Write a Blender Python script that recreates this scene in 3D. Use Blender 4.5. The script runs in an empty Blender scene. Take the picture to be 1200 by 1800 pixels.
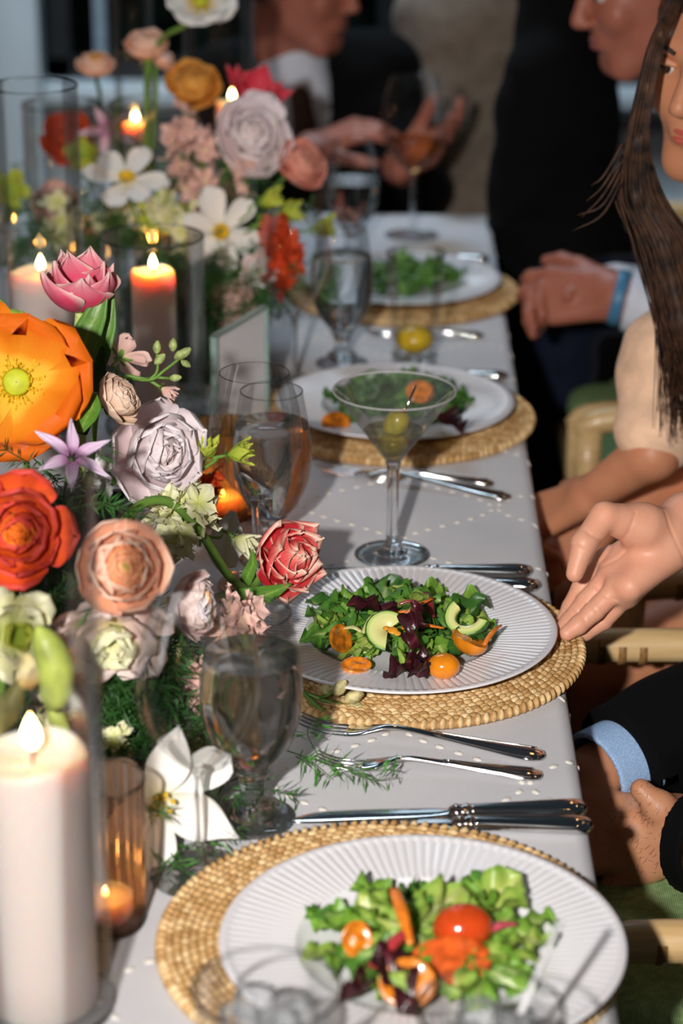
import bpy, math, random
import numpy as np
from mathutils import Vector, Matrix
C = bpy.context.scene.collection
SC = bpy.context.scene
PI = math.pi
random.seed(7)
T = 0.75                                   # height of the table top

# ------------------------------------------------------------------ camera, light, exposure
cam_data = bpy.data.cameras.new('camera')
cam_data.sensor_fit = 'VERTICAL'; cam_data.sensor_height = 36.0; cam_data.sensor_width = 24.0
cam_data.lens = 78.0
cam_data.clip_start = 0.05; cam_data.clip_end = 100
cam_data.dof.use_dof = True; cam_data.dof.focus_distance = 1.94; cam_data.dof.aperture_fstop = 4.2
cam = bpy.data.objects.new('camera', cam_data); C.objects.link(cam)
_yaw, _pitch, _roll = 0.0211, 0.3736, -0.0066
_r = Vector((math.cos(_yaw), math.sin(_yaw), 0)); _f = Vector((-math.sin(_yaw), math.cos(_yaw), 0))
_w = _f*math.cos(_pitch) + Vector((0, 0, -math.sin(_pitch))); _u = _f*math.sin(_pitch) + Vector((0, 0, math.cos(_pitch)))
_R = _r*math.cos(_roll) - _u*math.sin(_roll); _U = _r*math.sin(_roll) + _u*math.cos(_roll)
cam.matrix_world = Matrix(((_R.x, _U.x, -_w.x, 0), (_R.y, _U.y, -_w.y, 0), (_R.z, _U.z, -_w.z, 1.6066), (0, 0, 0, 1)))
SC.camera = cam

world = bpy.data.worlds.new('dusk'); SC.world = world; world.use_nodes = True
bg = world.node_tree.nodes['Background']; bg.inputs[0].default_value = (0.55, 0.75, 0.95, 1); bg.inputs[1].default_value = 0.035

def lamp(name, kind, loc, power, color, size=0.05, target=None):
    d = bpy.data.lights.new(name, kind); d.energy = power; d.color = color
    if kind == 'AREA': d.shape = 'DISK'; d.size = size
    else: d.shadow_soft_size = size
    o = bpy.data.objects.new(name, d); C.objects.link(o); o.location = loc
    if target is not None: o.rotation_euler = (Vector(target)-Vector(loc)).to_track_quat('-Z', 'Y').to_euler()
    return o
fl_ = lamp('camera_flash', 'SPOT', (-0.26, -0.08, 1.70), 205.0, (1.0, 0.955, 0.915), 0.028, (0.02, 2.2, 0.8))     # the photographer's flash, aimed down the table
fl_.data.spot_size = math.radians(56); fl_.data.spot_blend = 1.0
lamp('dusk_light_on_wall', 'AREA', (-0.6, 4.6, 3.3), 85.0, (0.66, 0.84, 1.0), 1.6, (-0.2, 6.3, 0.9))          # evening light at the far wall
for i, (x, y) in enumerate(((-1.3, 0.9), (0.5, 0.5), (-0.4, 2.0), (0.9, 2.6), (-1.5, 3.4), (0.6, 4.2))):     # warm bulbs strung overhead
    lamp('overhead_bulb', 'POINT', (x, y, 2.75), 2.0, (1.0, 0.55, 0.2), 0.035)
SC.view_settings.view_transform = 'Standard'; SC.view_settings.look = 'None'
SC.view_settings.exposure = 0.0; SC.view_settings.gamma = 1.0; SC.view_settings.use_curve_mapping = False
SC.cycles.max_bounces = 10; SC.cycles.transmission_bounces = 10; SC.cycles.transparent_max_bounces = 40
SC.cycles.sample_clamp_indirect = 4.0

# ------------------------------------------------------------------ materials
def s2l(c): return tuple((v/12.92 if v <= 0.04045 else ((v+0.055)/1.055)**2.4) for v in c)
def rgb(r, g, b): return s2l((r/255, g/255, b/255)) + (1.0,)
class NT:
    def __init__(s, name):
        s.m = bpy.data.materials.new(name); s.m.use_nodes = True; s.t = s.m.node_tree; s.t.nodes.clear()
        s.out = s.n('ShaderNodeOutputMaterial')
    def n(s, typ, **kw):
        nd = s.t.nodes.new(typ)
        for k, v in kw.items(): setattr(nd, k, v)
        return nd
    def l(s, a, b): s.t.links.new(a, b)
    def ramp(s, fac, stops, interp='LINEAR'):
        r = s.n('ShaderNodeValToRGB'); r.color_ramp.interpolation = interp
        e = r.color_ramp.elements
        e[0].position, e[0].color = stops[0]; e[1].position, e[1].color = stops[-1]
        for p, c in stops[1:-1]:
            x = e.new(p); x.color = c
        s.l(fac, r.inputs[0]); return r.outputs[0]
    def noise(s, scale, detail=2.0, coord='Object', stretch=None):
        tc = s.n('ShaderNodeTexCoord'); nz = s.n('ShaderNodeTexNoise'); nz.inputs['Scale'].default_value = scale; nz.inputs['Detail'].default_value = detail
        if stretch:
            mp = s.n('ShaderNodeMapping'); mp.inputs['Scale'].default_value = stretch; s.l(tc.outputs[coord], mp.inputs[0]); s.l(mp.outputs[0], nz.inputs[0])
        else: s.l(tc.outputs[coord], nz.inputs[0])
        return nz.outputs[0]
    def mix(s, fac, a, b, mode='MIX'):
        m = s.n('ShaderNodeMix', data_type='RGBA', blend_type=mode)
        for sock, v in ((m.inputs[0], fac), (m.inputs[6], a), (m.inputs[7], b)):
            if hasattr(v, 'is_output'): s.l(v, sock)
            else: sock.default_value = v
        return m.outputs[2]
    def attr(s, name): return s.n('ShaderNodeAttribute', attribute_name=name).outputs['Fac']
    def bump(s, h, strength, dist=0.001):
        b = s.n('ShaderNodeBump'); b.inputs['Strength'].default_value = strength; b.inputs['Distance'].default_value = dist
        s.l(h, b.inputs['Height']); return b.outputs[0]
    def done(s, col, rough=0.5, metal=0.0, spec=0.5, normal=None, sss=0.0, sss_rad=(1, .4, .2), sss_scale=0.01, sheen=0.0, transl=0.0, coat=0.0):
        p = s.n('ShaderNodeBsdfPrincipled')
        if hasattr(col, 'is_output'): s.l(col, p.inputs['Base Color'])
        else: p.inputs['Base Color'].default_value = col
        p.inputs['Roughness'].default_value = rough; p.inputs['Metallic'].default_value = metal
        p.inputs['Specular IOR Level'].default_value = spec
        if coat: p.inputs['Coat Weight'].default_value = coat; p.inputs['Coat Roughness'].default_value = 0.08
        if sheen: p.inputs['Sheen Weight'].default_value = sheen
        if sss:
            p.inputs['Subsurface Weight'].default_value = sss; p.inputs['Subsurface Radius'].default_value = sss_rad; p.inputs['Subsurface Scale'].default_value = sss_scale
        if normal is not None: s.l(normal, p.inputs['Normal'])
        sh = p.outputs[0]
        if transl:
            t = s.n('ShaderNodeBsdfTranslucent')
            if hasattr(col, 'is_output'): s.l(col, t.inputs[0])
            else: t.inputs[0].default_value = col
            m = s.n('ShaderNodeMixShader'); m.inputs[0].default_value = transl; s.l(sh, m.inputs[1]); s.l(t.outputs[0], m.inputs[2]); sh = m.outputs[0]
        s.l(sh, s.out.inputs[0]); return s.m
_mc = {}
def plain(name, c, rough=0.5, var=0.08, scale=30.0, bump=0.0, bscale=200.0, **kw):
    """a colour with a little mottling"""
    if name in _mc: return _mc[name]
    t = NT(name); nz = t.noise(scale, 3)
    d = tuple(v*(1-var*2.2) for v in c[:3])+(1,); b = tuple(min(1, v*(1+var)) for v in c[:3])+(1,)
    col = t.ramp(nz, ((0.3, d), (0.7, b)))
    nrm = t.bump(t.noise(bscale, 4), bump) if bump else None
    _mc[name] = t.done(col, rough, normal=nrm, **kw); return _mc[name]
def petal_mat(name, stops, edge=None, rough=0.55, transl=0.12, streak=0.22):
    """a petal's own colours from its base to its tip, optional pale margin, fine veins"""
    if name in _mc: return _mc[name]
    t = NT(name); pu = t.attr('pu'); col = t.ramp(pu, stops)
    if edge:
        pv = t.attr('pe'); f = t.ramp(pv, ((edge[0], (0, 0, 0, 1)), (edge[1], (1, 1, 1, 1)))); col = t.mix(f, col, edge[2])
    nz = t.noise(1.0, 3, 'UV', (26, 1.6, 1))
    dark = t.mix(1.0, col, (0.80, 0.74, 0.70, 1), 'MULTIPLY')
    f = t.ramp(nz, ((0.35, (streak, streak, streak, 1)), (0.65, (0, 0, 0, 1))))
    col = t.mix(f, col, dark)
    _mc[name] = t.done(col, rough, spec=0.25, transl=transl, normal=t.bump(nz, 0.25, 0.0006)); return _mc[name]
def thin_glass(name, tint=(0.992, 0.995, 0.995, 1), edge=(0.50, 0.52, 0.53, 1), rough=0.0, power=8.0, refl=0.45):
    """a thin blown-glass wall: clear face on, darker and more mirror-like where it turns away"""
    t = NT(name); lw = t.n('ShaderNodeLayerWeight'); lw.inputs[0].default_value = 0.35
    pw = t.n('ShaderNodeMath', operation='POWER'); t.l(lw.outputs['Facing'], pw.inputs[0]); pw.inputs[1].default_value = power
    col = t.mix(pw.outputs[0], tint, edge)
    tr = t.n('ShaderNodeBsdfTransparent'); t.l(col, tr.inputs[0])
    gl = t.n('ShaderNodeBsdfGlossy'); gl.inputs['Roughness'].default_value = rough
    fr = t.n('ShaderNodeFresnel'); fr.inputs[0].default_value = 1.45
    mu = t.n('ShaderNodeMath', operation='MULTIPLY'); t.l(fr.outputs[0], mu.inputs[0]); mu.inputs[1].default_value = refl
    m = t.n('ShaderNodeMixShader'); t.l(mu.outputs[0], m.inputs[0]); t.l(tr.outputs[0], m.inputs[1]); t.l(gl.outputs[0], m.inputs[2])
    t.l(m.outputs[0], t.out.inputs[0]); return t.m
def frosted_glass(name, veil):
    """thin glass with a veil of condensation on it"""
    m0 = thin_glass(name, (0.97, 0.97, 0.96, 1), (0.6, 0.6, 0.58, 1), 0.05, 5.0, 0.5); nt = m0.node_tree; out = [n for n in nt.nodes if n.type == 'OUTPUT_MATERIAL'][0]; src = out.inputs[0].links[0].from_socket
    d = nt.nodes.new('ShaderNodeBsdfDiffuse'); d.inputs[0].default_value = (.9, .9, .9, 1); tl = nt.nodes.new('ShaderNodeBsdfTranslucent'); tl.inputs[0].default_value = (.9, .9, .9, 1); a = nt.nodes.new('ShaderNodeMixShader'); a.inputs[0].default_value = .5; nt.links.new(d.outputs[0], a.inputs[1]); nt.links.new(tl.outputs[0], a.inputs[2])
    b = nt.nodes.new('ShaderNodeMixShader'); b.inputs[0].default_value = veil; nt.links.new(src, b.inputs[1]); nt.links.new(a.outputs[0], b.inputs[2]); nt.links.new(b.outputs[0], out.inputs[0]); return m0
def solid_glass(name, col=(1, 1, 1, 1), ior=1.5, clear=0.0):
    """thick glass or water: bends what lies behind; a share of the light goes straight on"""
    t = NT(name); g = t.n('ShaderNodeBsdfGlass'); g.inputs['Color'].default_value = col; g.inputs['IOR'].default_value = ior; g.inputs['Roughness'].default_value = 0
    tr = t.n('ShaderNodeBsdfTransparent'); tr.inputs[0].default_value = col; m = t.n('ShaderNodeMixShader'); m.inputs[0].default_value = clear
    t.l(g.outputs[0], m.inputs[1]); t.l(tr.outputs[0], m.inputs[2]); t.l(m.outputs[0], t.out.inputs[0]); return t.m
def emitter(name, stops, strength):
    t = NT(name); col = t.ramp(t.attr('pu'), stops); e = t.n('ShaderNodeEmission'); t.l(col, e.inputs[0]); e.inputs[1].default_value = strength
    t.l(e.outputs[0], t.out.inputs[0]); return t.m

M_GLASS = thin_glass('blown_glass')
M_CYL = thin_glass('cylinder_glass', (0.996, 0.996, 0.994, 1), (0.55, 0.53, 0.50, 1), 0.0, 6.0, 0.4)
M_SOLID = solid_glass('clear_solid_glass', (0.99, 0.995, 0.995, 1), 1.48, .15)
M_WATER = solid_glass('water', (0.99, 1, 1, 1), 1.333, .14)
def ribbed(name, tint, body, w):
    """coloured pressed glass: some light passes straight through, some glows through the ribs"""
    t = NT(name); tr = t.n('ShaderNodeBsdfTransparent'); tr.inputs[0].default_value = tint; tl = t.n('ShaderNodeBsdfTranslucent'); tl.inputs[0].default_value = body; gl = t.n('ShaderNodeBsdfGlossy'); gl.inputs['Roughness'].default_value = .04
    a = t.n('ShaderNodeMixShader'); a.inputs[0].default_value = w; t.l(tr.outputs[0], a.inputs[1]); t.l(tl.outputs[0], a.inputs[2]); fr = t.n('ShaderNodeFresnel'); fr.inputs[0].default_value = 1.45
    b = t.n('ShaderNodeMixShader'); t.l(fr.outputs[0], b.inputs[0]); t.l(a.outputs[0], b.inputs[1]); t.l(gl.outputs[0], b.inputs[2]); t.l(b.outputs[0], t.out.inputs[0]); return t.m
M_AMBER = ribbed('amber_ribbed_glass', (0.72, 0.42, 0.17, 1), (0.85, 0.45, 0.12, 1), .28)
M_ROSE = ribbed('rose_ribbed_glass', (0.93, 0.80, 0.70, 1), (0.8, 0.55, 0.42, 1), .22)
M_MARTINI = thin_glass('martini_drink', (0.82, 0.78, 0.50, 1), (0.45, 0.42, 0.22, 1), 0.0, 2.0)
M_WHITEWINE = thin_glass('amber_wine', (0.93, 0.74, 0.44, 1), (0.6, 0.38, 0.15, 1), 0.0, 2.0)
M_FROST = frosted_glass('chilled_glass', .075)
M_ACRYL = thin_glass('clear_acrylic', (0.93, 0.97, 0.95, 1), (0.25, 0.36, 0.33, 1), 0.0, 2.0)

def steel():
    t = NT('polished_steel'); nz = t.noise(40, 2)
    return t.done(t.ramp(nz, ((0.3, (0.62, 0.61, 0.60, 1)), (0.7, (0.74, 0.73, 0.72, 1)))), 0.09, 1.0)
M_STEEL = steel()

# ------------------------------------------------------------------ mesh helpers
def mk(name, verts, faces, mat, parent=None, smooth=True, attrs=None, uv=None, loc=None, mats=None, fmat=None):
    me = bpy.data.meshes.new(name)
    if isinstance(verts, np.ndarray): verts = verts.tolist()
    if isinstance(faces, np.ndarray): faces = faces.tolist()
    me.from_pydata(verts, [], faces)
    if smooth: me.polygons.foreach_set('use_smooth', [True]*len(me.polygons))
    if mat is not None: me.materials.append(mat)
    for m in (mats or ()): me.materials.append(m)
    if fmat is not None: me.polygons.foreach_set('material_index', list(fmat))
    for k, v in (attrs or {}).items():
        a = me.attributes.new(k, 'FLOAT', 'POINT'); a.data.foreach_set('value', np.asarray(v, dtype=np.float32))
    if uv is not None:
        l = me.uv_layers.new(name='UVMap'); idx = np.zeros(len(me.loops), dtype=np.int32); me.loops.foreach_get('vertex_index', idx)
        l.data.foreach_set('uv', np.asarray(uv, dtype=np.float32)[idx].ravel())
    me.update()
    return put(name, me, parent, loc)
def put(name, me, parent=None, loc=None, mw=None):
    o = bpy.data.objects.new(name, me); C.objects.link(o)
    if parent is not None: o.parent = parent
    if mw is not None: o.matrix_basis = mw
    elif loc is not None: o.location = loc
    return o
def tag(o, label=None, cat=None, group=None, kind=None):
    if label: o['label'] = label
    if cat: o['category'] = cat
    if group: o['group'] = group
    if kind: o['kind'] = kind
    return o
def thing(name, label, cat, loc=(0, 0, 0), rz=0.0, group=None):
    o = bpy.data.objects.new(name, None); C.objects.link(o); o.location = loc; o.rotation_euler = (0, 0, rz); o.empty_display_size = 0.02
    return tag(o, label, cat, group)
def copy_tree(o, parent=None):
    c = o.copy(); C.objects.link(c)
    if parent is not None: c.parent = parent
    for ch in list(o.children): copy_tree(ch, c)
    return c
class MB:
    """collects pieces into ONE mesh"""
    def __init__(s): s.v = []; s.f = []; s.a = []; s.k = 0
    def add(s, v, f, a=None):
        s.v.append(np.asarray(v, float)); s.f += [tuple(i+s.k for i in q) for q in f]; s.a.append(np.zeros(len(v)) if a is None else np.asarray(a, float)); s.k += len(v); return s
    def build(s, name, mat, parent=None, smooth=True, loc=None): return mk(name, np.concatenate(s.v), s.f, mat, parent, smooth, {'pu': np.concatenate(s.a)}, loc=loc)
def grid_faces(nu, nv, wrap=False):
    f = []
    for i in range(nu-1):
        for j in range(nv if wrap else nv-1):
            a = i*nv+j; b = i*nv+(j+1) % nv; f.append((a, b, b+nv, a+nv))
    return f
def lathe(profile, n=48, cap=False, rib=None):
    """profile: (radius, z) from bottom to top; rib(theta, k) may change the radius"""
    th = np.linspace(0, 2*PI, n, endpoint=False); v = []
    for k, (r, z) in enumerate(profile):
        rr = r*np.ones(n) if rib is None else r+rib(th, k)
        v.append(np.stack([rr*np.cos(th), rr*np.sin(th), np.full(n, z)], 1))
    f = grid_faces(len(profile), n, True); v = np.concatenate(v)
    if cap: f = f+[tuple(range(n-1, -1, -1)), tuple(range((len(profile)-1)*n, len(profile)*n))]
    return v, f
def spline(pts, n):
    """Catmull-Rom through the points"""
    P = np.asarray(pts, float)
    if len(P) == 2: return P[0]+(P[1]-P[0])*np.linspace(0, 1, n)[:, None]
    Q = np.vstack([2*P[0]-P[1], P, 2*P[-1]-P[-2]]); m = len(P)-1; out = []
    for t in np.linspace(0, m, n):
        i = min(int(t), m-1); u = t-i; p0, p1, p2, p3 = Q[i:i+4]
        out.append(0.5*((2*p1)+(-p0+p2)*u+(2*p0-5*p1+4*p2-p3)*u*u+(-p0+3*p1-3*p2+p3)*u**3))
    return np.array(out)
def tube(pts, rad, n=8, seg=None, flat=1.0):
    """a round (or flattened) rod along points; rad is a number or one per point"""
    P0 = np.asarray(pts, float); m = seg or (len(P0) if len(P0) == 2 else len(P0)*4)
    P = spline(P0, m); R = np.interp(np.linspace(0, 1, m), np.linspace(0, 1, np.size(rad)), np.atleast_1d(rad)) if np.size(rad) > 1 else np.full(m, float(rad))
    D = np.gradient(P, axis=0); D /= np.linalg.norm(D, axis=1)[:, None]+1e-12
    up = np.array([0, 0, 1.0]) if abs(D[0][2]) < 0.9 else np.array([0, 1.0, 0]); v = []
    th = np.linspace(0, 2*PI, n, endpoint=False)
    for p, d, r in zip(P, D, R):
        s = np.cross(d, up); s /= np.linalg.norm(s)+1e-12; w = np.cross(s, d)
        if len(v): up = w
        v.append(p+r*(np.cos(th)[:, None]*s+flat*np.sin(th)[:, None]*w))
    v = np.concatenate(v); f = grid_faces(m, n, True)+[tuple(range(n-1, -1, -1)), tuple(range((m-1)*n, m*n))]
    return v, f, np.repeat(np.linspace(0, 1, m), n)
def ball(c, r, nu=8, nv=10, sq=(1, 1, 1)):
    v = []; f = []
    for i in range(nu+1):
        a = -PI/2+PI*i/nu
        for j in range(nv):
            b = 2*PI*j/nv; v.append((c[0]+r*sq[0]*math.cos(a)*math.cos(b), c[1]+r*sq[1]*math.cos(a)*math.sin(b), c[2]+r*sq[2]*math.sin(a)))
    return np.array(v), grid_faces(nu+1, nv, True)
def box(c, s, bev=0.0):
    x, y, z = (q/2 for q in s); b = bev
    v = []; f = []
    if b <= 0:
        for sx in (-1, 1):
            for sy in (-1, 1):
                for sz in (-1, 1): v.append((c[0]+sx*x, c[1]+sy*y, c[2]+sz*z))
        f = [(0, 1, 3, 2), (4, 6, 7, 5), (0, 4, 5, 1), (2, 3, 7, 6), (0, 2, 6, 4), (1, 5, 7, 3)]
        return np.array(v), f
    ring = lambda ex, ey, zz: [(c[0]+ex*sx*1.0, c[1]+ey*sy, c[2]+zz) for sx, sy in ((-1, -1), (1, -1), (1, 1), (-1, 1))]
    def oct(ix, iy, zz):
        X, Y = x-ix, y-iy; k = b
        return [(c[0]+p[0], c[1]+p[1], c[2]+zz) for p in ((-X+k, -Y), (X-k, -Y), (X, -Y+k), (X, Y-k), (X-k, Y), (-X+k, Y), (-X, Y-k), (-X, -Y+k))]
    L = [oct(b, b, -z), oct(0, 0, -z+b), oct(0, 0, z-b), oct(b, b, z)]
    v = np.array(sum(L, [])); f = grid_faces(4, 8, True)+[tuple(range(7, -1, -1)), tuple(range(24, 32))]
    return v, f
def frame_to(axis, spin=0.0):
    """rotation that takes +Z to axis"""
    a = Vector(axis).normalized()
    return a.to_track_quat('Z', 'Y').to_matrix().to_4x4() @ Matrix.Rotation(spin, 4, 'Z')

# ------------------------------------------------------------------ soft bodies: one skin around rounded limbs
def caps(P, a, b, ra, rb):
    a = np.asarray(a, float); b = np.asarray(b, float); d = b-a; t = np.clip(((P-a)@d)/(d@d+1e-12), 0, 1)
    return np.linalg.norm(P-a-t[:, None]*d, axis=1)-(ra+(rb-ra)*t)
def ellip(P, c, r):
    q = (P-np.asarray(c, float)); r = np.asarray(r, float); k0 = np.linalg.norm(q/r, axis=1); k1 = np.linalg.norm(q/(r*r), axis=1)+1e-9
    return k0*(k0-1)/k1
def smin(a, b, k):
    h = np.clip(0.5+0.5*(b-a)/k, 0, 1); return b+(a-b)*h-k*h*(1-h)
def limb_field(limbs, k):
    def f(P):
        d = None
        for L in limbs:
            kk = L[4] if len(L) > 4 else k
            e = caps(P, *L[:4]); d = e if d is None else smin(d, e, kk)
        return d
    return f
def skin(f, lo, hi, vox):
    lo = np.asarray(lo, float); hi = np.asarray(hi, float); lev = 5; s = vox*2**lev
    n = np.ceil((hi-lo)/s).astype(int); g = np.stack(np.meshgrid(*[np.arange(k) for k in n], indexing='ij'), -1).reshape(-1, 3)
    while True:
        d = f(lo+(g+0.5)*s); g = g[np.abs(d) < s*1.35]
        if lev == 0: break
        lev -= 1; s /= 2
        off = np.array([[i, j, k] for i in (0, 1) for j in (0, 1) for k in (0, 1)]); g = (g[:, None, :]*2+off).reshape(-1, 3)
    off = np.array([[i, j, k] for i in (0, 1) for j in (0, 1) for k in (0, 1)]); S = 1 << 20
    enc = lambda q: (q[..., 0].astype(np.int64)*S+q[..., 1])*S+q[..., 2]
    cell = np.unique(enc(g)); G = np.stack([cell//(S*S), (cell//S) % S, cell % S], -1)
    cc = enc(G[:, None, :]+off); uc, inv = np.unique(cc, return_inverse=True); inv = inv.reshape(cc.shape)
    UC = np.stack([uc//(S*S), (uc//S) % S, uc % S], -1); val = f(lo+UC*s); V = val[inv]
    act = (V.min(1) < 0) & (V.max(1) >= 0)
    Vs = V; Ps = np.zeros((len(G), 3)); cnt = np.zeros(len(G))
    for a in range(8):
        for ax in range(3):
            if off[a][ax] == 0:
                b = a+(4, 2, 1)[ax]; va, vb = Vs[:, a], Vs[:, b]; m = (va < 0) != (vb < 0)
                t = np.where(m, va/(va-vb+1e-15), 0); p = off[a]+np.outer(t, np.eye(3)[ax]); Ps += p*m[:, None]; cnt += m
    pos = lo+(G+Ps/np.maximum(cnt, 1)[:, None])*s
    vid = np.full(len(G), -1); vid[act] = np.arange(act.sum()); F = []
    for ax in range(3):
        e = np.eye(3, dtype=int)[ax]; nb = enc(UC+e); j = np.searchsorted(uc, nb); j2 = np.minimum(j, len(uc)-1); ok = uc[j2] == nb
        m = ok & ((val < 0) != (val[j2] < 0)); q = UC[m]; neg = val[m] < 0
        u = np.eye(3, dtype=int)[(ax+1) % 3]; w = np.eye(3, dtype=int)[(ax+2) % 3]; ids = []
        for d in (-u-w, -w, 0*u, -u):
            k = enc(q+d); jj = np.minimum(np.searchsorted(cell, k), len(cell)-1); ids.append(np.where(cell[jj] == k, vid[jj], -1))
        ids = np.stack(ids, 1); good = (ids >= 0).all(1); ids = ids[good]; neg = neg[good]
        F.append(np.where(neg[:, None], ids, ids[:, ::-1]))
    return pos[act], np.concatenate(F)
def skin_limbs(name, limbs, k, vox, mat, parent=None, extra=None):
    A = np.array([p for L in limbs for p in (L[0], L[1])], float); r = max(max(L[2], L[3]) for L in limbs)+k+0.02
    f = limb_field(limbs, k); g = f if extra is None else (lambda P: extra(P, f(P)))
    v, q = skin(g, A.min(0)-r, A.max(0)+r, vox)
    return mk(name, v, q, mat, parent)

# ------------------------------------------------------------------ the setting
def structure(o): o['kind'] = 'structure'; return o
def slab(name, c, s, mat, bev=0.0, parent=None):
    v, f = box(c, s, bev); return mk(name, v, f, mat, parent, smooth=False)
def floor_mat():
    t = NT('dark_floorboards'); nz = t.noise(3.0, 4, 'Object', (1, 14, 1))
    return t.done(t.ramp(nz, ((0.3, rgb(46, 33, 24)), (0.7, rgb(74, 54, 38)))), 0.5)
M_WHITE = plain('white_painted_wood', rgb(214, 220, 222), 0.5, 0.04, 3)
M_GREYBAND = plain('grey_painted_wood', rgb(120, 126, 132), 0.5, 0.04, 3)
M_DARK = plain('dark_frame', rgb(30, 32, 33), 0.4)
fl = structure(thing('floor', None, None)); M_FLOOR = floor_mat()
for i in range(30):
    v, f = box((-4.5+i*0.3, 3.2, -0.011), (0.296, 7.2, 0.02), 0.002); mk('plank', v, f, M_FLOOR, fl, smooth=False)
YW = 6.3
structure(slab('wall_back', (0, YW+0.1, 0.2), (9, 0.2, 0.4), M_WHITE))
structure(slab('trim_1', (0, YW-0.06, 0.425), (9, 0.16, 0.05), M_WHITE, 0.008))           # sill board along the low wall
structure(slab('trim_2', (0, YW-0.012, 0.335), (9, 0.024, 0.035), M_GREYBAND, 0.004))
structure(slab('baseboard_back', (0, YW-0.015, 0.06), (9, 0.03, 0.12), M_WHITE, 0.004))
def pilaster(name, x0, x1, y, flutes):
    n = 14*flutes; w = x1-x0; xs = np.linspace(x0, x1, n+1); d = 0.018*np.abs(np.sin(np.linspace(0, flutes*PI, n+1)))
    v = []; 
    for z in (0.0, 3.2): v += [(x, y-e, z) for x, e in zip(xs, d)]
    f = [(i, i+1, n+2+i, n+1+i) for i in range(n)]; k = len(v)
    v += [(x0, y, 0), (x1, y, 0), (x0, y+0.1, 0), (x1, y+0.1, 0), (x0, y, 3.2), (x1, y, 3.2), (x0, y+0.1, 3.2), (x1, y+0.1, 3.2)]
    f += [(k, k+2, k+6, k+4), (k+1, k+5, k+7, k+3), (k+2, k+3, k+7, k+6)]
    return structure(mk(name, v, f, M_WHITE))
pilaster('trim_3', -1.75, -0.965, YW-0.22, 5)
pilaster('trim_4', 0.02, 0.21, YW-0.22, 2)
M_PANE = thin_glass('window_pane', (0.8, 0.85, 0.85, 1), (0.3, 0.35, 0.35, 1))
for i, (x0, x1) in enumerate(((-0.965, 0.02), (0.21, 1.6), (1.6, 3.0), (-3.2, -1.75))):
    w = structure(thing('window_%d' % (i+1), None, None, ((x0+x1)/2, YW, 0.45)))
    W = x1-x0; fr = MB()
    for c, s in (((0, 0, 0.03), (W, 0.06, 0.06)), ((0, 0, 2.6), (W, 0.06, 0.06)), ((-W/2+0.03, 0, 1.3), (0.06, 0.06, 2.6)), ((W/2-0.03, 0, 1.3), (0.06, 0.06, 2.6))): fr.add(*box(c, s))
    fr.build('window_frame', M_DARK, w, False)
    slab('pane', (0, 0.02, 1.3), (W-0.06, 0.006, 2.54), M_PANE, 0, w)
    if i == 0:
        mu = MB(); mu.add(*box((-0.345, -0.02, 1.3), (0.028, 0.05, 2.6))); mu.build('mullion', plain('pale_mullion', rgb(150, 165, 175), 0.5), w, False)
g = structure(slab('ground', (0, 11, -0.05), (16, 9, 0.04), plain('night_lawn', rgb(24, 34, 22), 0.9)))
hedge = thing('hedge', 'dark clipped hedge outside beyond the windows', 'hedge', (0, 8.6, -0.02))
rs = np.random.RandomState(3); nx, nz = 140, 60
hv = [(-6+12*i/(nx-1), rs.uniform(-.12, .12), 3.2*k/(nz-1)) for k in range(nz) for i in range(nx)]
mk('foliage', hv, grid_faces(nz, nx), plain('hedge_leaf', rgb(26, 40, 26), 0.7, 0.3, 8), hedge, False)

# ------------------------------------------------------------------ table and cloth
EDGE, Y0, Y1, XL = 0.163, 0.45, 3.5, -1.0
tb = thing('banquet_table', 'long banquet table hidden under the white tablecloth', 'table', ((EDGE+XL)/2, (Y0+Y1)/2, 0))
M_TWOOD = plain('table_wood', rgb(120, 90, 60), 0.5)
slab('tabletop', (0, 0, T-0.02), (EDGE-XL-0.04, Y1-Y0-0.04, 0.025), M_TWOOD, 0.004, tb)
for sx in (-1, 1):
    for sy in (-1, 1):
        v, f, _ = tube([(sx*0.5, sy*1.4, 0), (sx*0.5, sy*1.4, T-0.034)], 0.02, 10); mk('leg', v, f, M_DARK, tb)
RAD = 0.014
def cloth_at(s, y):
    """s: distance along the cloth from the left edge of the flat top; returns point and normal"""
    L = EDGE-RAD-XL
    if s <= L: return np.array([XL+s, y, T]), np.array([0, 0, 1.0])
    a = (s-L)/RAD
    if a <= PI/2: return np.array([EDGE-RAD+RAD*math.sin(a), y, T-RAD+RAD*math.cos(a)]), np.array([math.sin(a), 0, math.cos(a)])
    d = (a-PI/2)*RAD; w = 0.012*min(1, d/0.2)*math.sin(y*19+1.0*math.sin(y*7))
    return np.array([EDGE+w-0.0*d, y, T-RAD-d]), np.array([1.0, 0, 0])
def cloth_mat():
    t = NT('white_linen'); tc = t.n('ShaderNodeTexCoord')
    w = []
    for ax in ('X', 'Y'):
        k = t.n('ShaderNodeTexWave', wave_type='BANDS', bands_direction=ax); k.inputs['Scale'].default_value = 300; k.inputs['Distortion'].default_value = 2.2; k.inputs['Detail'].default_value = 2
        t.l(tc.outputs['Object'], k.inputs[0]); w.append(k.outputs['Fac'])
    h = t.mix(0.5, w[0], w[1], 'MULTIPLY'); nz = t.noise(9, 4)
    col = t.mix(0.16, t.ramp(nz, ((0.3, rgb(216, 216, 221)), (0.7, rgb(230, 229, 233)))), h, 'MULTIPLY')
    return t.done(col, 0.85, spec=0.2, normal=t.bump(h, 0.5, 0.0006), sheen=0.15)
M_LINEN = cloth_mat()
cl = thing('tablecloth', 'white linen tablecloth embroidered with rows of cream dots, hanging over the table edge', 'tablecloth', (0, 0, 0))
L = EDGE-RAD-XL
ss = np.concatenate([np.linspace(0, L, 30), L+np.linspace(0, RAD*PI/2, 8)[1:], L+RAD*PI/2+np.linspace(0, 0.5, 22)[1:]])
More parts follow.
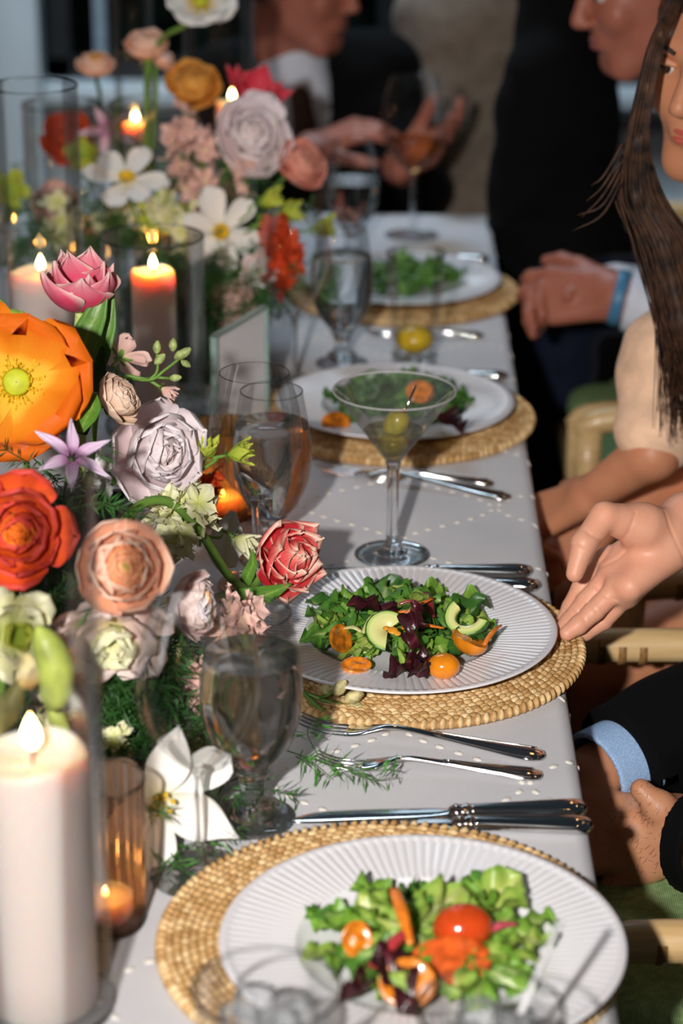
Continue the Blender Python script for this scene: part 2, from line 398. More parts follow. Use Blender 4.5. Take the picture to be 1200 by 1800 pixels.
ys = np.linspace(Y0, Y1, 150); v = np.array([cloth_at(s, y)[0] for y in ys for s in ss]); f = grid_faces(len(ys), len(ss))
f = [q[::-1] for q in f]
xs = np.linspace(XL, EDGE, 50); ev = []
for k in range(14):
    a = min(1.0, k/5)*PI/2; d = 0 if k < 5 else (k-5)*0.055
    for x in xs: ev.append((x, Y1+RAD*math.sin(a)+(0.012*min(1, d/0.2)*math.sin(x*17)), T-RAD+RAD*math.cos(a)-d))
f += [tuple(i+len(v) for i in q[::-1]) for q in grid_faces(14, 50)]
mk('cloth', np.concatenate([v, np.array(ev)]), [q[::-1] for q in f], M_LINEN, cl)
dots = MB(); a, Lw = 0.104, 0.205
bv, bf = ball((0, 0, 0), 1, 4, 7)
for k in range(-2, 16):
    prev = None; acc = 0.0; base = L+0.02-k*a
    for y in np.arange(0.9, Y1-0.01, 0.0015):
        s = base+a/2*math.sin(2*PI*y/Lw+k*PI)*0.94
        if prev is not None: acc += math.hypot(s-prev[0], y-prev[1])
        if prev is None or acc > 0.0165:
            acc = 0.0
            if 0.3 < s < L+0.24 and not (y < 1.2 and s < L-0.3):
                p, n = cloth_at(s, y); ang = math.atan2(y-(prev[1] if prev else y-1), s-(prev[0] if prev else s))
                tg = np.array([n[2], 0, -n[0]]); q = math.cos(ang)*tg+math.sin(ang)*np.array([0, 1.0, 0]); b = np.cross(n, q)
                dots.add(p+bv[:, :1]*q*0.0050+bv[:, 1:2]*b*0.0031+bv[:, 2:]*n*0.0014, bf)
        prev = (s, y)
M_DOT = plain('cream_thread', rgb(222, 217, 208), 0.8, 0.06, 900)
o = dots.build('embroidered_dots', M_DOT, cl); o['kind'] = 'stuff'; o['label'] = 'raised cream embroidery dots'

# ------------------------------------------------------------------ rattan chargers and fluted plates
def rattan_mat():
    t = NT('rattan'); nz = t.noise(260, 3, 'Object')
    col = t.ramp(t.attr('pu'), ((0.0, rgb(176, 136, 84)), (0.45, rgb(212, 174, 118)), (1.0, rgb(236, 208, 158))))
    col = t.mix(t.ramp(nz, ((0.35, (.45, .45, .45, 1)), (0.6, (0, 0, 0, 1)))), col, rgb(150, 108, 62))
    return t.done(col, 0.5, spec=0.35)
M_RATTAN = rattan_mat()
CH_R = 0.165
def charger_mesh():
    m = MB(); wr_ = MB(); bd = MB(); rr = random.Random(5)
    v, f = lathe([(0.001, 0.0), (CH_R-0.003, 0.0), (CH_R-0.001, 0.004), (CH_R-0.004, 0.0075), (0.1, 0.0075), (0.001, 0.0075)], 96); bd.add(v, f, np.full(len(v), 0.05))
    bv, bf = ball((0, 0, 0), 1, 5, 8)
    for k in range(9):
        r = CH_R-0.0035-0.0058*k; n = int(2*PI*r/0.0078); tilt = 0.5 if k == 0 else 0.12
        for i in range(n):
            a = 2*PI*(i+(0.5 if k % 2 else 0))/n+rr.uniform(-.004, .004); er = np.array([math.cos(a), math.sin(a), 0]); et = np.array([-er[1], er[0], 0])
            if k == 0: q1, q2, l1, l2, h, z = et*math.cos(tilt)+er*math.sin(tilt), er*math.cos(tilt)-et*math.sin(tilt), 0.0030, 0.0052, 0.0052, 0.0052
            else: q1, q2, l1, l2, h, z = et*math.cos(tilt)+er*math.sin(tilt), er*math.cos(tilt)-et*math.sin(tilt), 0.0050, 0.0031, 0.0030, 0.0068+rr.uniform(-.0006, .0008)
            p = er*r+np.array([0, 0, z]); (wr_ if k == 0 else m).add(p+bv[:, :1]*q1*l1+bv[:, 1:2]*q2*l2+bv[:, 2:]*np.array([0, 0, h]), bf, np.full(len(bv), rr.random()))
    out = []
    for nm, q in (('backing', bd), ('woven_strands', m), ('wrapped_rim', wr_)):
        o = q.build(nm, M_RATTAN); out.append((nm, o.data)); bpy.data.objects.remove(o)
    return out
CH_ME = charger_mesh()
def porcelain():
    return plain('white_porcelain', rgb(232, 230, 234), 0.16, 0.01, 5, coat=0.3)
M_PORC = porcelain()
def plate_mesh():
    n = 880; th = np.linspace(0, 2*PI, n, endpoint=False)
    prof = [(0.001, 0.0035, 0), (0.05, 0.0036, 0), (0.074, 0.0042, 0), (0.081, 0.0062, 0), (0.0855, 0.0095, 0), (0.0875, 0.0108, 0), (0.0885, 0.0112, 1), (0.100, 0.0124, 1), (0.115, 0.0140, 1), (0.130, 0.0156, 1), (0.1335, 0.0160, 1), (0.1345, 0.0162, 0), (0.139, 0.0167, 0), (0.1405, 0.0158, 0), (0.139, 0.0143, 0), (0.110, 0.0105, 0), (0.086, 0.005, 0), (0.08, 0.0, 0), (0.074, 0.0, 0), (0.07, 0.0012, 0), (0.001, 0.0012, 0)]
    w = np.abs(np.sin(55*th))**0.6*0.0009; v = [np.stack([r*np.cos(th), r*np.sin(th), z-k*(0.0009-w)], 1) for r, z, k in prof]
    return np.concatenate(v), grid_faces(len(prof), n, True)
v, f = plate_mesh(); pl0 = mk('dinner_plate', v, f, M_PORC); PL_ME = pl0.data; bpy.data.objects.remove(pl0)
PLACES = [((0.0083, 1.3459), (0.030, 1.318)), ((0.0184, 1.8405), (0.0170, 1.838)), ((0.010, 2.485), (0.010, 2.485)), ((0.0187, 3.03), (0.0187, 3.03))]
WHO = ['nearest the camera at the front of the table', 'under the plate the hand is touching', 'behind the martini glass', 'at the far end of the table']
WHP = ['nearest the camera holding cherry tomato salad', 'being set down by the hand', 'seen through and behind the martini glass', 'farthest away behind the tall tumbler']
TC = T+0.0006
for (c, p), w, wp in zip(PLACES, WHO, WHP):
    t = thing('rattan_charger', 'round woven rattan charger '+w, 'charger', (c[0], c[1], TC), random.uniform(0, 6), 'rattan chargers along the table')
    for nm, me in CH_ME:
        o = put(nm, me, t)
        if nm != 'backing': o['kind'] = 'stuff'
    o = put('dinner_plate', PL_ME, None, (p[0], p[1], T+0.0106)); tag(o, 'white fluted rim dinner plate '+wp, 'plate', 'white fluted plates along the table')
PZ = T+0.0106+0.0036       # top of the plate well

# ------------------------------------------------------------------ cutlery: local +X runs from butt to tip
def loft(m, st, n=12, sq=1.0):
    """stations (x, y, z, half width, half thickness)"""
    th = np.linspace(0, 2*PI, n, endpoint=False); v = []
    for x, y, z, hw, ht in st:
        cx, cz = np.cos(th), np.sin(th); v.append(np.stack([np.full(n, x), y+hw*np.sign(cx)*np.abs(cx)**sq, z+ht*np.sign(cz)*np.abs(cz)**sq], 1))
    f = grid_faces(len(st), n, True)+[tuple(range(n-1, -1, -1)), tuple(range((len(st)-1)*n, len(st)*n))]
    m.add(np.concatenate(v), f)
def dense(st, k=5): return spline(st, (len(st)-1)*k+1)
def fork(name, label, loc, tip, group, L=0.205, s=1.0):
    d = Vector(tip)-Vector(loc); t = thing(name, label, 'fork', (loc[0], loc[1], TC), math.atan2(d.y, d.x), group); L = math.hypot(d.x, d.y)
    h = MB(); hs = [(0, 0, .0025, .001, .0008), (.003, 0, .003, .0070, .0014), (.012, 0, .0034, .0098, .0020), (.025, 0, .004, .0092, .0020), (.055, 0, .0062, .0060, .0018), (.085, 0, .009, .0040, .0017), (.115, 0, .0115, .0032, .0018), (.128, 0, .0112, .0036, .0019), (.140, 0, .0085, .0072, .0015), (.150, 0, .0055, .0108, .0011), (.160, 0, .0036, .0118, .0010), (.163, 0, .0033, .0117, .0010)]
    k = L/0.205; loft(h, dense([(a*k, b, c, w*s*(1.22 if a < .1 else 1.0), e*1.2) for a, b, c, w, e in hs])); h.build('handle', M_STEEL, t)
    rd = MB()
    for sy in (-1, 1): rd.add(*tube([(.01*k, sy*.0094*s, .0048), (.03*k, sy*.0085*s, .0058), (.06*k, sy*.0054*s, .0081), (.09*k, sy*.0032*s, .0108)], .0008, 5))
    rd.build('rim_bead', M_STEEL, t)
    for y in (-.0092, -.0031, .0031, .0092):
        tn = MB(); loft(tn, dense([(.158*k, y*s, .0038, .0021, .0009), (.172*k, y*s*1.02, .0030, .0017, .0009), (.187*k, y*s*1.0, .0042, .0014, .0009), (.199*k, y*s*.98, .0078, .0011, .0007), (.205*k, y*s*.97, .0105, .0004, .0004)]), 8); tn.build('tine', M_STEEL, t)
    return t
def knife(name, label, loc, tip, group):
    d = Vector(tip)-Vector(loc); t = thing(name, label, 'knife', (loc[0], loc[1], TC), math.atan2(d.y, d.x), group); k = math.hypot(d.x, d.y)/0.235
    h = MB(); loft(h, dense([(0, 0, .0068, .001, .001), (.003, 0, .0068, .0075, .0040), (.010, 0, .0068, .0102, .0056), (.022, 0, .0068, .0100, .0058), (.05, 0, .0066, .0082, .0055), (.08, 0, .0064, .0068, .0052), (.092, 0, .0064, .0066, .0050)]), 14, .8)
    loft(h, dense([(.090, 0, .0064, .0050, .0042), (.094, 0, .0064, .0078, .0060), (.099, 0, .0064, .0062, .0046), (.103, 0, .0062, .0082, .0058), (.109, 0, .006, .0055, .0030)]), 14); h.build('handle', M_STEEL, t)
    b = MB(); loft(b, dense([(.107*k, 0, .0052, .0070, .0014), (.125*k, 0, .005, .0090, .0009), (.18*k, .0005, .005, .0098, .0008), (.215*k, .002, .005, .0088, .0007), (.230*k, .005, .005, .0050, .0006), (.235*k, .007, .005, .0006, .0004)]), 8, 1.0); b.build('blade', M_STEEL, t)
    return t
G1 = 'forks beside the plates'; G2 = 'knives beyond the plates'
fork('dinner_fork', 'larger polished fork lying closest to the hand plate, handle toward the table edge', (0.1347, 1.6316, 0.7530), (-0.0719, 1.6825, 0.7560), G1)
fork('salad_fork', 'smaller polished fork tangled in green fern, handle toward the table edge', (0.1303, 1.5980, 0.7530), (-0.0532, 1.6133, 0.7560), G1, s=0.85)
fork('dinner_fork', 'long fork behind the martini stem, its handle reaching farthest right', (0.1342, 2.2242, 0.7530), (-0.0769, 2.3101, 0.7560), G1)
fork('salad_fork', 'short fork behind the martini stem, lying against the charger', (0.1182, 2.2668, 0.7530), (-0.0234, 2.2761, 0.7560), G1, s=0.85)
fork('dinner_fork', 'small fork lying beyond the tall tumbler near the table edge', (0.1272, 2.8240, 0.7530), (-0.0310, 2.8227, 0.7560), G1)
knife('dinner_knife', 'polished knife with a full blade lying above the front rattan charger', (0.1614, 1.5390, 0.7550), (-0.0695, 1.5193, 0.7550), G2)
knife('butter_knife', 'polished knife half under the rim of the front rattan charger', (0.1640, 1.5113, 0.7550), (0.0137, 1.5132, 0.7550), G2)
knife('dinner_knife', 'knife behind the plate the hand touches, farther from that plate', (0.1449, 2.0151, 0.7550), (-0.0757, 2.0125, 0.7550), G2)
knife('butter_knife', 'knife behind the plate the hand touches, butt peeping past the charger', (0.1506, 1.9786, 0.7550), (0.0139, 1.9888, 0.7550), G2)
knife('dinner_knife', 'knife beside the tumbler beyond the martini place', (0.1502, 2.6381, 0.7550), (-0.0286, 2.6513, 0.7550), G2)
knife('dinner_knife', 'knife past the farthest plate at the table end', (0.1492, 3.2010, 0.7550), (0.0059, 3.2140, 0.7550), G2)

# ------------------------------------------------------------------ glassware
def dlathe(pr, n=56, k=4):
    return lathe([(max(p[0], .0003), p[1]) for p in spline([(a, 0, b) for a, b in pr], (len(pr)-1)*k+1)[:, (0, 2)]], n)
def rim_ring(r, z, w, mat, parent, name='rim'):
    th = np.linspace(0, 2*PI, 72, endpoint=False); pr = [(r+w*math.cos(a), z+w*math.sin(a)) for a in np.linspace(0, 2*PI, 8, endpoint=False)]
    v, f = lathe(pr+[pr[0]], 72); return mk(name, v, f, mat, parent)
M_RIM = thin_glass('glass_rim', (0.93, 0.94, 0.93, 1), (0.70, 0.70, 0.69, 1), 0.02, 1.5, 1.0)
M_FOOT = thin_glass('glass_foot', (0.985, 0.99, 0.99, 1), (0.80, 0.82, 0.82, 1), 0.0, 3.0, .8)
def foot(r, parent, rs, h=0.006, mat=None):
    v, f = dlathe([(0.0005, 0.0), (r*.6, 0.0), (r, 0.0008), (r, 0.002), (r*.6, 0.003), (rs*2.2, h*.8), (rs*1.1, h*1.6), (rs, h*2.4)], 48, 3); return mk('foot', v, f, mat or M_FOOT, parent)
def wine_glass(x, y, label, s=1.0, wine=0.0):
    t = thing('wine_glass', label, 'wine glass', (x, y, TC), 0, 'stemmed glasses along the table')
    pr = [(.0035, .088), (.010, .092), (.022, .103), (.036, .122), (.0445, .143), (.0452, .158), (.0420, .182), (.0370, .203), (.0328, .217)]
    pr = [(a*s, b*s) for a, b in pr]; v, f = dlathe(pr); mk('bowl', v, f, M_GLASS, t); rim_ring(pr[-1][0], pr[-1][1], .00042, M_RIM, t)
    v, f = dlathe([(.0005, .010), (.0042, .0105), (.0034, .03), (.0034, .07), (.0042, .084), (.0065, .0905), (.0005, .0915)], 20); mk('stem', v*s, f, M_SOLID, t)
    foot(.036*s, t, .0042*s)
    if wine:
        q = [(.0008, .0945)]+[(a*.96, b+.0006) for a, b in spline([(a, 0, b) for a, b in pr], 33)[:, (0, 2)] if .095 < b < wine]+[(.0005, wine)]; v, f = lathe(q, 40); mk('wine', v, f, M_WHITEWINE, t)
    return t
def goblet(x, y, label, water=0.142, sc=1.0):
    t = thing('water_goblet', label, 'goblet', (x, y, TC), 0, 'water goblets along the table')
    pr = [(.0125, .040), (.0155, .046), (.027, .061), (.0362, .082), (.0395, .104), (.0390, .122), (.0350, .150), (.0302, .176)]
    v, f = dlathe(pr); mk('bowl', v, f, M_GLASS, t); rim_ring(.0302, .176, .0006, M_RIM, t)
    v, f = dlathe([(.0005, .0), (.030, .0), (.033, .001), (.0325, .0028), (.022, .004), (.0185, .0045)], 40); mk('foot', v, f, M_FOOT, t)
    v, f = dlathe([(.0005, .0042), (.0175, .0044), (.0185, .007), (.0190, .011), (.0165, .015), (.0115, .018), (.0098, .028), (.0115, .038), (.0150, .0445), (.012, .0462), (.0005, .047)], 40); mk('stem', v, f, M_SOLID, t)
    if water:
        q = [(.0006, .0475), (.010, .0477)]+[(a-.0006, b+.0004) for a, b in spline([(a, 0, b) for a, b in pr], 41)[:, (0, 2)] if .047 < b < water]; q += [(q[-1][0], water), (.0006, water-.0004)]; v, f = lathe(q, 56); mk('water', v, f, M_WATER, t)
    return t
wine_glass(-0.1335, 1.438, 'empty wine glass in front of the water goblet and ferns')
goblet(-0.100, 1.524, 'water goblet standing between the front charger and the ferns')
p = (-0.1245, 1.9850, 0.9654)
wine_glass(p[0], 1.985, 'empty wine glass behind the red and white double tulip')
p = (-0.1124, 2.0550, 0.9226)
goblet(p[0], 2.055, 'water goblet right behind the empty wine glass by the tulip')
goblet(-0.058, 2.70, 'water goblet left of the tall tumbler')
wine_glass(-0.115, 2.62, 'wine glass standing beside the orange blossoms')
wine_glass(0.035, 3.36, 'wine glass holding amber wine at the far end of the table', 1.12, .150)
goblet(-0.055, 3.22, 'far goblet in front of the man holding his hands up', .12)

t = thing('martini_glass', 'martini glass with two olives behind the hand plate', 'martini glass', (0.0075, 2.066, TC))
v, f = lathe([(.0035, .098), (.008, .1015), (.030, .1325), (.060, .1745)], 64); mk('bowl', v, f, M_FROST, t); rim_ring(.060, .1745, .0012, frosted_glass('chilled_rim', .4), t)
v, f = dlathe([(.0005, .0), (.030, .0), (.037, .0008), (.037, .0022), (.026, .003), (.018, .0042)], 40); mk('foot', v, f, M_FOOT, t)
v, f = dlathe([(.0005, .0035), (.0160, .0040), (.0105, .008), (.0082, .014), (.0062, .022), (.0058, .06), (.0062, .088), (.0068, .0955), (.0075, .100), (.0005, .1005)], 32); mk('stem', v, f, M_SOLID, t)
v, f = lathe([(.0006, .1025), (.0072, .1027), (.0292, .1332), (.0296, .1338), (.0005, .1338)], 48); mk('drink', v, f, M_MARTINI, t)
M_OLIVE = plain('olive_skin', rgb(204, 188, 60), 0.3, 0.15, 90, coat=0.3)
def olive(c, axis, label, r=.0122, l=.0165):
    t = thing('green_olive', label, 'olive', c, 0, 'olives in the martini'); R = frame_to(axis)
    v, f = ball((0, 0, 0), 1, 12, 16, (r, r, l)); v = (np.array(R.to_3x3())@v.T).T; mk('flesh', v, f, M_OLIVE, t)
    v, f = ball((0, 0, l*.93), 1, 5, 8, (.0036, .0036, .002)); v = (np.array(R.to_3x3())@v.T).T; mk('stuffing', v, f, plain('pimento', rgb(190, 70, 30), .4), t)
olive((0.0095, 2.064, T+.1415), (.5, -.2, 1), 'upper green olive on the pick in the martini glass')
olive((0.0060, 2.066, T+.1185), (1, -.1, .25), 'lower green olive sunk in the martini')
pk = MB(); pk.add(*tube([(.002, 2.066, T+.112), (0.028, 2.058, T+.183)], .0011, 8)); o = pk.build('cocktail_pick', M_STEEL); tag(o, 'metal pick through the olives in the martini glass', 'pick')

t = thing('tumbler', 'tall ribbed tumbler with a yellow lemon piece in it, beyond the martini', 'tumbler', (0.034, 2.715, TC))
rib = lambda th, k: 0.0009*np.abs(np.cos(7*th))
v, f = lathe([(.027, .012), (.0285, .03), (.031, .07), (.0345, .115), (.0365, .142)], 112, rib=rib); mk('glass_wall', v, f, M_GLASS, t); rim_ring(.0372, .142, .0009, M_RIM, t)
v, f = dlathe([(.0005, 0), (.026, 0), (.0275, .002), (.0272, .011), (.0005, .0115)], 48); mk('base', v, f, M_SOLID, t)
lm = thing('lemon_piece', 'yellow lemon piece at the bottom of the tall tumbler', 'lemon', (0.034, 2.715, T+.030))
v, f = ball((0, 0, 0), 1, 12, 18, (.0245, .0235, .0175)); mk('flesh', v, f, plain('lemon_flesh', rgb(226, 190, 40), .35, .15, 60, coat=.3, transl=.2), lm)

# two glasses in front of everything, their rims only
def ice_mat():
    t = NT('ice'); g = t.n('ShaderNodeBsdfTransparent'); g.inputs[0].default_value = (.86, .88, .89, 1); d = t.n('ShaderNodeBsdfTranslucent'); d.inputs[0].default_value = (.85, .86, .88, 1); e = t.n('ShaderNodeBsdfDiffuse'); e.inputs[0].default_value = (.85, .86, .88, 1); gl = t.n('ShaderNodeBsdfGlossy'); gl.inputs['Roughness'].default_value = .08
    a = t.n('ShaderNodeMixShader'); t.l(d.outputs[0], a.inputs[1]); t.l(e.outputs[0], a.inputs[2]); f = t.noise(60, 3); r = t.ramp(f, ((.35, (.10, .10, .10, 1)), (.65, (.5, .5, .5, 1)))); b = t.n('ShaderNodeMixShader'); t.l(r, b.inputs[0]); t.l(g.outputs[0], b.inputs[1]); t.l(a.outputs[0], b.inputs[2])
    fr = t.n('ShaderNodeFresnel'); fr.inputs[0].default_value = 1.31; c = t.n('ShaderNodeMixShader'); t.l(fr.outputs[0], c.inputs[0]); t.l(b.outputs[0], c.inputs[1]); t.l(gl.outputs[0], c.inputs[2]); t.l(c.outputs[0], t.out.inputs[0]); return t.m
M_ICE = ice_mat()
def ice_cube(c, s, rz, label, grp):
    v, f = box((0, 0, 0), (s, s, s*.9), s*.16); R = np.array((Matrix.Rotation(rz, 3, 'Z') @ Matrix.Rotation(rz*1.7, 3, 'X')))
    o = mk('ice_cube', (R@v.T).T, f, M_ICE, smooth=False, loc=c); tag(o, label, 'ice cube', grp)
def rocks(x, y, label, r, h, n, seed):
    t = thing('rocks_glass', label, 'tumbler', (x, y, TC), 0, 'short glasses with ice')
    v, f = lathe([(r*.80, .012), (r*.86, h*.4), (r*.95, h*.75), (r, h)], 64); mk('glass_wall', v, f, M_GLASS, t); rim_ring(r, h, .0012, M_RIM, t)
    v, f = dlathe([(.0005, 0), (r*.78, 0), (r*.82, .002), (r*.81, .011), (.0005, .0115)], 48); mk('base', v, f, M_SOLID, t)
    return t
rocks(-0.066, 1.122, 'short glass of ice in the lower left foreground', .044, .112, 4, 1)
rocks(0.066, 1.108, 'short glass of ice with a thin stirrer in the foreground', .043, .110, 4, 2)
rr = random.Random(4)
for cx, cy, w in ((-0.066, 1.122, 'left'), (0.066, 1.108, 'right')):
    for k in range(12):
        a = k*1.57+rr.random()*.6; z = T+.030+(k//4)*.029+(k % 2)*.004
        ice_cube((cx+.0165*math.cos(a), cy+.0165*math.sin(a), z), .0245, rr.uniform(-.4, .4), 'clear ice cube in the foreground glass on the '+w, 'ice cubes in the %s foreground glass' % w)
o = MB().add(*tube([(0.052, 1.098, T+.020), (0.1094, 1.1600, 0.8889)], .0021, 10)).build('stirrer', plain('frosted_stirrer', rgb(205, 205, 206), .3)); tag(o, 'thin pale stirrer leaning out of the foreground glass', 'stirrer')

# ------------------------------------------------------------------ candles, hurricane cylinders, votives
M_FLAME = emitter('flame', ((0.0, (0.9, 0.25, 0.03, 1)), (0.3, (1, 0.62, 0.22, 1)), (0.6, (1, 0.80, 0.45, 1)), (1, (1, 0.55, 0.15, 1))), 26.0)
def wax_mat():
    t = NT('candle_wax'); return t.done(rgb(198, 187, 182), 0.45, spec=0.4, sss=1.0, sss_rad=(1.0, 0.36, 0.09), sss_scale=0.034, normal=t.bump(t.noise(25, 3), .15, .004))
M_WAX = wax_mat()
def candle(x, y, r, h, label, z0=0.0, flame=0.022, power=0.5):
    t = thing('pillar_candle', label, 'candle', (x, y, TC+z0), 0, 'lit pillar candles'); n = 48
    pr = [(.0005, 0), (r*.97, 0), (r, .002), (r, h*.5), (r, h-.010), (r*.985, h-.003), (r*.93, h), (r*.84, h-.002), (r*.74, h-.007), (r*.4, h-.009), (.0005, h-.009)]
    q = []
    for a, b in zip(pr[:-1], pr[1:]): q += [(a[0]+(b[0]-a[0])*k/3, a[1]+(b[1]-a[1])*k/3) for k in range(3)]
    v, f = lathe(q+[pr[-1]], n); ang = np.arctan2(v[:, 1], v[:, 0]); v[:, 2] += np.clip((v[:, 2]-h+.02)/.02, 0, 1)*.0016*np.sin(3*ang+x*9)
    mk('wax', v, f, M_WAX, t)
    w = MB().add(*tube([(0, 0, h-.010), (.0008, 0, h-.002), (.0016, 0, h+.004)], .0009, 6)); w.build('wick', plain('wick', rgb(40, 30, 25), .9), t)
    fl = [(.0002, 0), (.25, .08), (.42, .22), (.46, .36), (.36, .58), (.18, .82), (.0002, 1)]; v, f = lathe([(a*flame*.55, b*flame+h+.001) for a, b in fl], 14)
    mk('flame', v, f, M_FLAME, t, attrs={'pu': (v[:, 2]-h)/flame})
    if power: lamp('candle_light', 'POINT', (x, y, TC+z0+h+flame*.45), power, (1, .34, .05), .006)
    return t
def cylinder(x, y, r, h, label, rb=None):
    t = thing('hurricane_cylinder', label, 'glass cylinder', (x, y, TC), 0, 'glass cylinders around the candles')
    v, f = lathe([(r, .004), (r, h*.33), (r, h*.66), (r, h)], 72); mk('outer_wall', v, f, M_CYL, t)
    v, f = lathe([(r-.0025, .006), (r-.0025, h*.5), (r-.0025, h)], 72); mk('inner_wall', v, f, M_CYL, t); rim_ring(r-.0012, h, .0011, M_RIM, t)
    v, f = dlathe([(.0005, 0), (r-.004, 0), (r, .002), (r, .005), (r-.004, .0062), (.0005, .0062)], 48); mk('base', v, f, M_SOLID, t)
    return t
ZB = .0064
p = (-0.2243, 1.2640, 0.9331)
candle(p[0], 1.264, .0365, .186, 'thick white pillar candle burning in the near left corner', ZB, .027, .06)
cylinder(p[0], 1.264, .0465, .385, 'tall glass cylinder around the near left candle')
p = (-0.2683, 2.4500, 0.9387)
candle(p[0], 2.45, .0252, p[2]-T-ZB, 'slim candle glowing orange inside the middle glass cylinder', ZB, .018, 1.3)
q = (-0.2686, 2.4500, 0.9779)
cylinder(p[0], 2.45, .0590, q[2]-T, 'short glass cylinder around the orange glowing candle')
p = (-0.3966, 2.4500, 0.9351)
candle(p[0], 2.45, .0372, p[2]-T-ZB, 'white pillar candle rising behind the pink tulip and orange poppy', ZB, .020, .35)
q = (-0.3994, 2.4500, 1.1473)
cylinder(p[0], 2.45, .0500, q[2]-T, 'tallest left glass cylinder around the white candle behind the tulip')
p = (-0.3159, 2.9300, 1.0348); r1 = .0590
cylinder(p[0], 2.93, r1, p[2]-T, 'tall glass cylinder in front of the far peach ranunculus stems')
candle(p[0]-.006, 2.93, .0252, .11, 'slim candle low inside the far tall cylinder', ZB, .018, .3)
p = (-0.4504, 3.0200, 1.0159)
cylinder(p[0], 3.02, .055, p[2]-T, 'glass cylinder standing behind the tallest left cylinder')
candle(p[0]+.012, 3.02, .0365, .10, 'pillar candle low in the cylinder behind the tallest one', ZB, .018, .3)
p = (-0.2518, 3.2500, 1.0753)
cylinder(p[0], 3.25, .052, p[2]-T+.14, 'far glass cylinder rising past the top edge behind the red tulip')
p = (-0.2331, 3.2500, 0.9778)
candle(p[0], 3.25, .024, p[2]-T-ZB, 'far candle whose flame shows beside the red tulip', ZB, .018, .2)
p = (-0.3891, 3.3600, 0.9228)
candle(p[0], 3.36, .020, p[2]-T-ZB, 'far slim candle with orange tip left of the yellow ranunculus', ZB, .018, .5)
cylinder(p[0], 3.36, .030, p[2]-T+.26, 'narrow far glass cylinder behind the peach ranunculus')
def votive(x, y, label, r, h, mat, power, fs=1.0):
    t = thing('ribbed_votive', label, 'votive', (x, y, TC), 0, 'ribbed votive glasses'); rib = lambda th, k: .0011*np.cos(22*th)
    v, f = lathe([(r*.90, .003), (r*.94, h*.4), (r, h)], 264, rib=rib); mk('glass_wall', v, f, mat, t); rim_ring(r, h, .0012, M_RIM, t)
    v, f = dlathe([(.0005, 0), (r*.86, 0), (r*.9, .002), (r*.89, .005), (.0005, .0055)], 40); mk('base', v, f, mat, t)
    c = thing('tealight', 'small lit tealight in the '+' '.join(label.split()[:8]), 'candle', (x, y, TC+.0058), 0, 'tealights in the votives')
    v, f = lathe([(.0005, 0), (.019, 0), (.0195, .001), (.0195, .016), (.018, .0165), (.0175, .014), (.0005, .013)], 32); mk('wax', v, f, M_WAX, c)
    fl = [(.0002, 0), (.25, .08), (.44, .25), (.46, .4), (.3, .68), (.0002, 1)]; v, f = lathe([(a*.009*fs, b*.017*fs+.014) for a, b in fl], 12); mk('flame', v, f, M_FLAME, c, attrs={'pu': (v[:, 2]-.016)/.017})
    lamp('tealight_light', 'POINT', (x, y, T+.03), power, (1, .42, .10), .006)
p = (-0.1703, 2.1700, 0.7538)
votive(p[0], 2.17, 'amber ribbed votive glowing behind the wine glass', .035, .100, M_AMBER, .07, .5)
p = (-0.1960, 1.3570, 0.7500)
votive(p[0], 1.372, 'rose ribbed votive between the front candle and white orchid', .030, .115, M_ROSE, .02, .6)
p = (-0.3048, 1.6219, 0.7500)
votive(p[0], 1.60, 'small far left votive among the ferns', .028, .07, M_AMBER, .35)

# ------------------------------------------------------------------ acrylic card stand
A, B = (-0.1932, 2.3600, 0.8893), (-0.1421, 2.4870, 0.8908)
A = np.array(A); B = np.array(B); B[2] = A[2]; dx = B-A; wd = np.linalg.norm(dx); hz = A[2]-TC
t = thing('card_stand', 'clear acrylic stand holding a blank white card by the cylinder', 'card stand', (A[0], A[1], TC), math.atan2(dx[1], dx[0]))
M_ACRYL = thin_glass('clear_acrylic_sheet', (0.995, 0.997, 0.996, 1), (0.95, 0.97, 0.96, 1), 0.0, 3.0, .06)
slab('front_sheet', (wd/2, -.0028, hz/2+.002), (wd, .0022, hz-.004), M_ACRYL, 0, t); slab('back_sheet', (wd/2, .0028, hz/2+.002), (wd, .0022, hz-.004), M_ACRYL, 0, t)
slab('card', (wd/2, 0, hz/2), (wd*.93, .001, hz*.95), plain('white_card', rgb(248, 246, 250), .7, .01), 0, t)
fr = MB()
for c, s in (((.0015, 0, hz/2), (.003, .008, hz)), ((wd-.0015, 0, hz/2), (.003, .008, hz)), ((wd/2, 0, hz-.0015), (wd, .008, .003)), ((wd/2, 0, .002), (wd, .05, .004))): fr.add(*box(c, s))
fr.build('acrylic_edge', plain('acrylic_edge', rgb(140, 165, 158), .15), t, False)

# ------------------------------------------------------------------ salads
def leaf_mat(name, rib, mid, rim, rough=0.38):
    t = NT(name); nz = t.noise(1.0, 4, 'UV', (9, 5, 1)); base = t.ramp(t.attr('pu'), ((0.0, rib), (0.16, mid), (1.0, rim)))
    col = t.mix(t.ramp(nz, ((0.35, (.5, .5, .5, 1)), (0.62, (0, 0, 0, 1)))), base, t.mix(1.0, base, (.55, .6, .45, 1), 'MULTIPLY'))
    return t.done(col, rough, spec=0.5, transl=0.25, normal=t.bump(nz, .5, .001))
LM = [leaf_mat('green_leaf_bright', rgb(206, 218, 140), rgb(146, 186, 76), rgb(118, 168, 56)), leaf_mat('green_leaf_mid', rgb(180, 200, 118), rgb(108, 160, 66), rgb(82, 136, 50)),
      leaf_mat('green_leaf_dark', rgb(150, 178, 100), rgb(76, 126, 56), rgb(58, 106, 44)), leaf_mat('green_leaf_pale', rgb(228, 230, 164), rgb(194, 210, 108), rgb(140, 182, 70))]
LR = leaf_mat('red_leaf', rgb(120, 50, 60), rgb(74, 26, 36), rgb(52, 18, 24), .3)
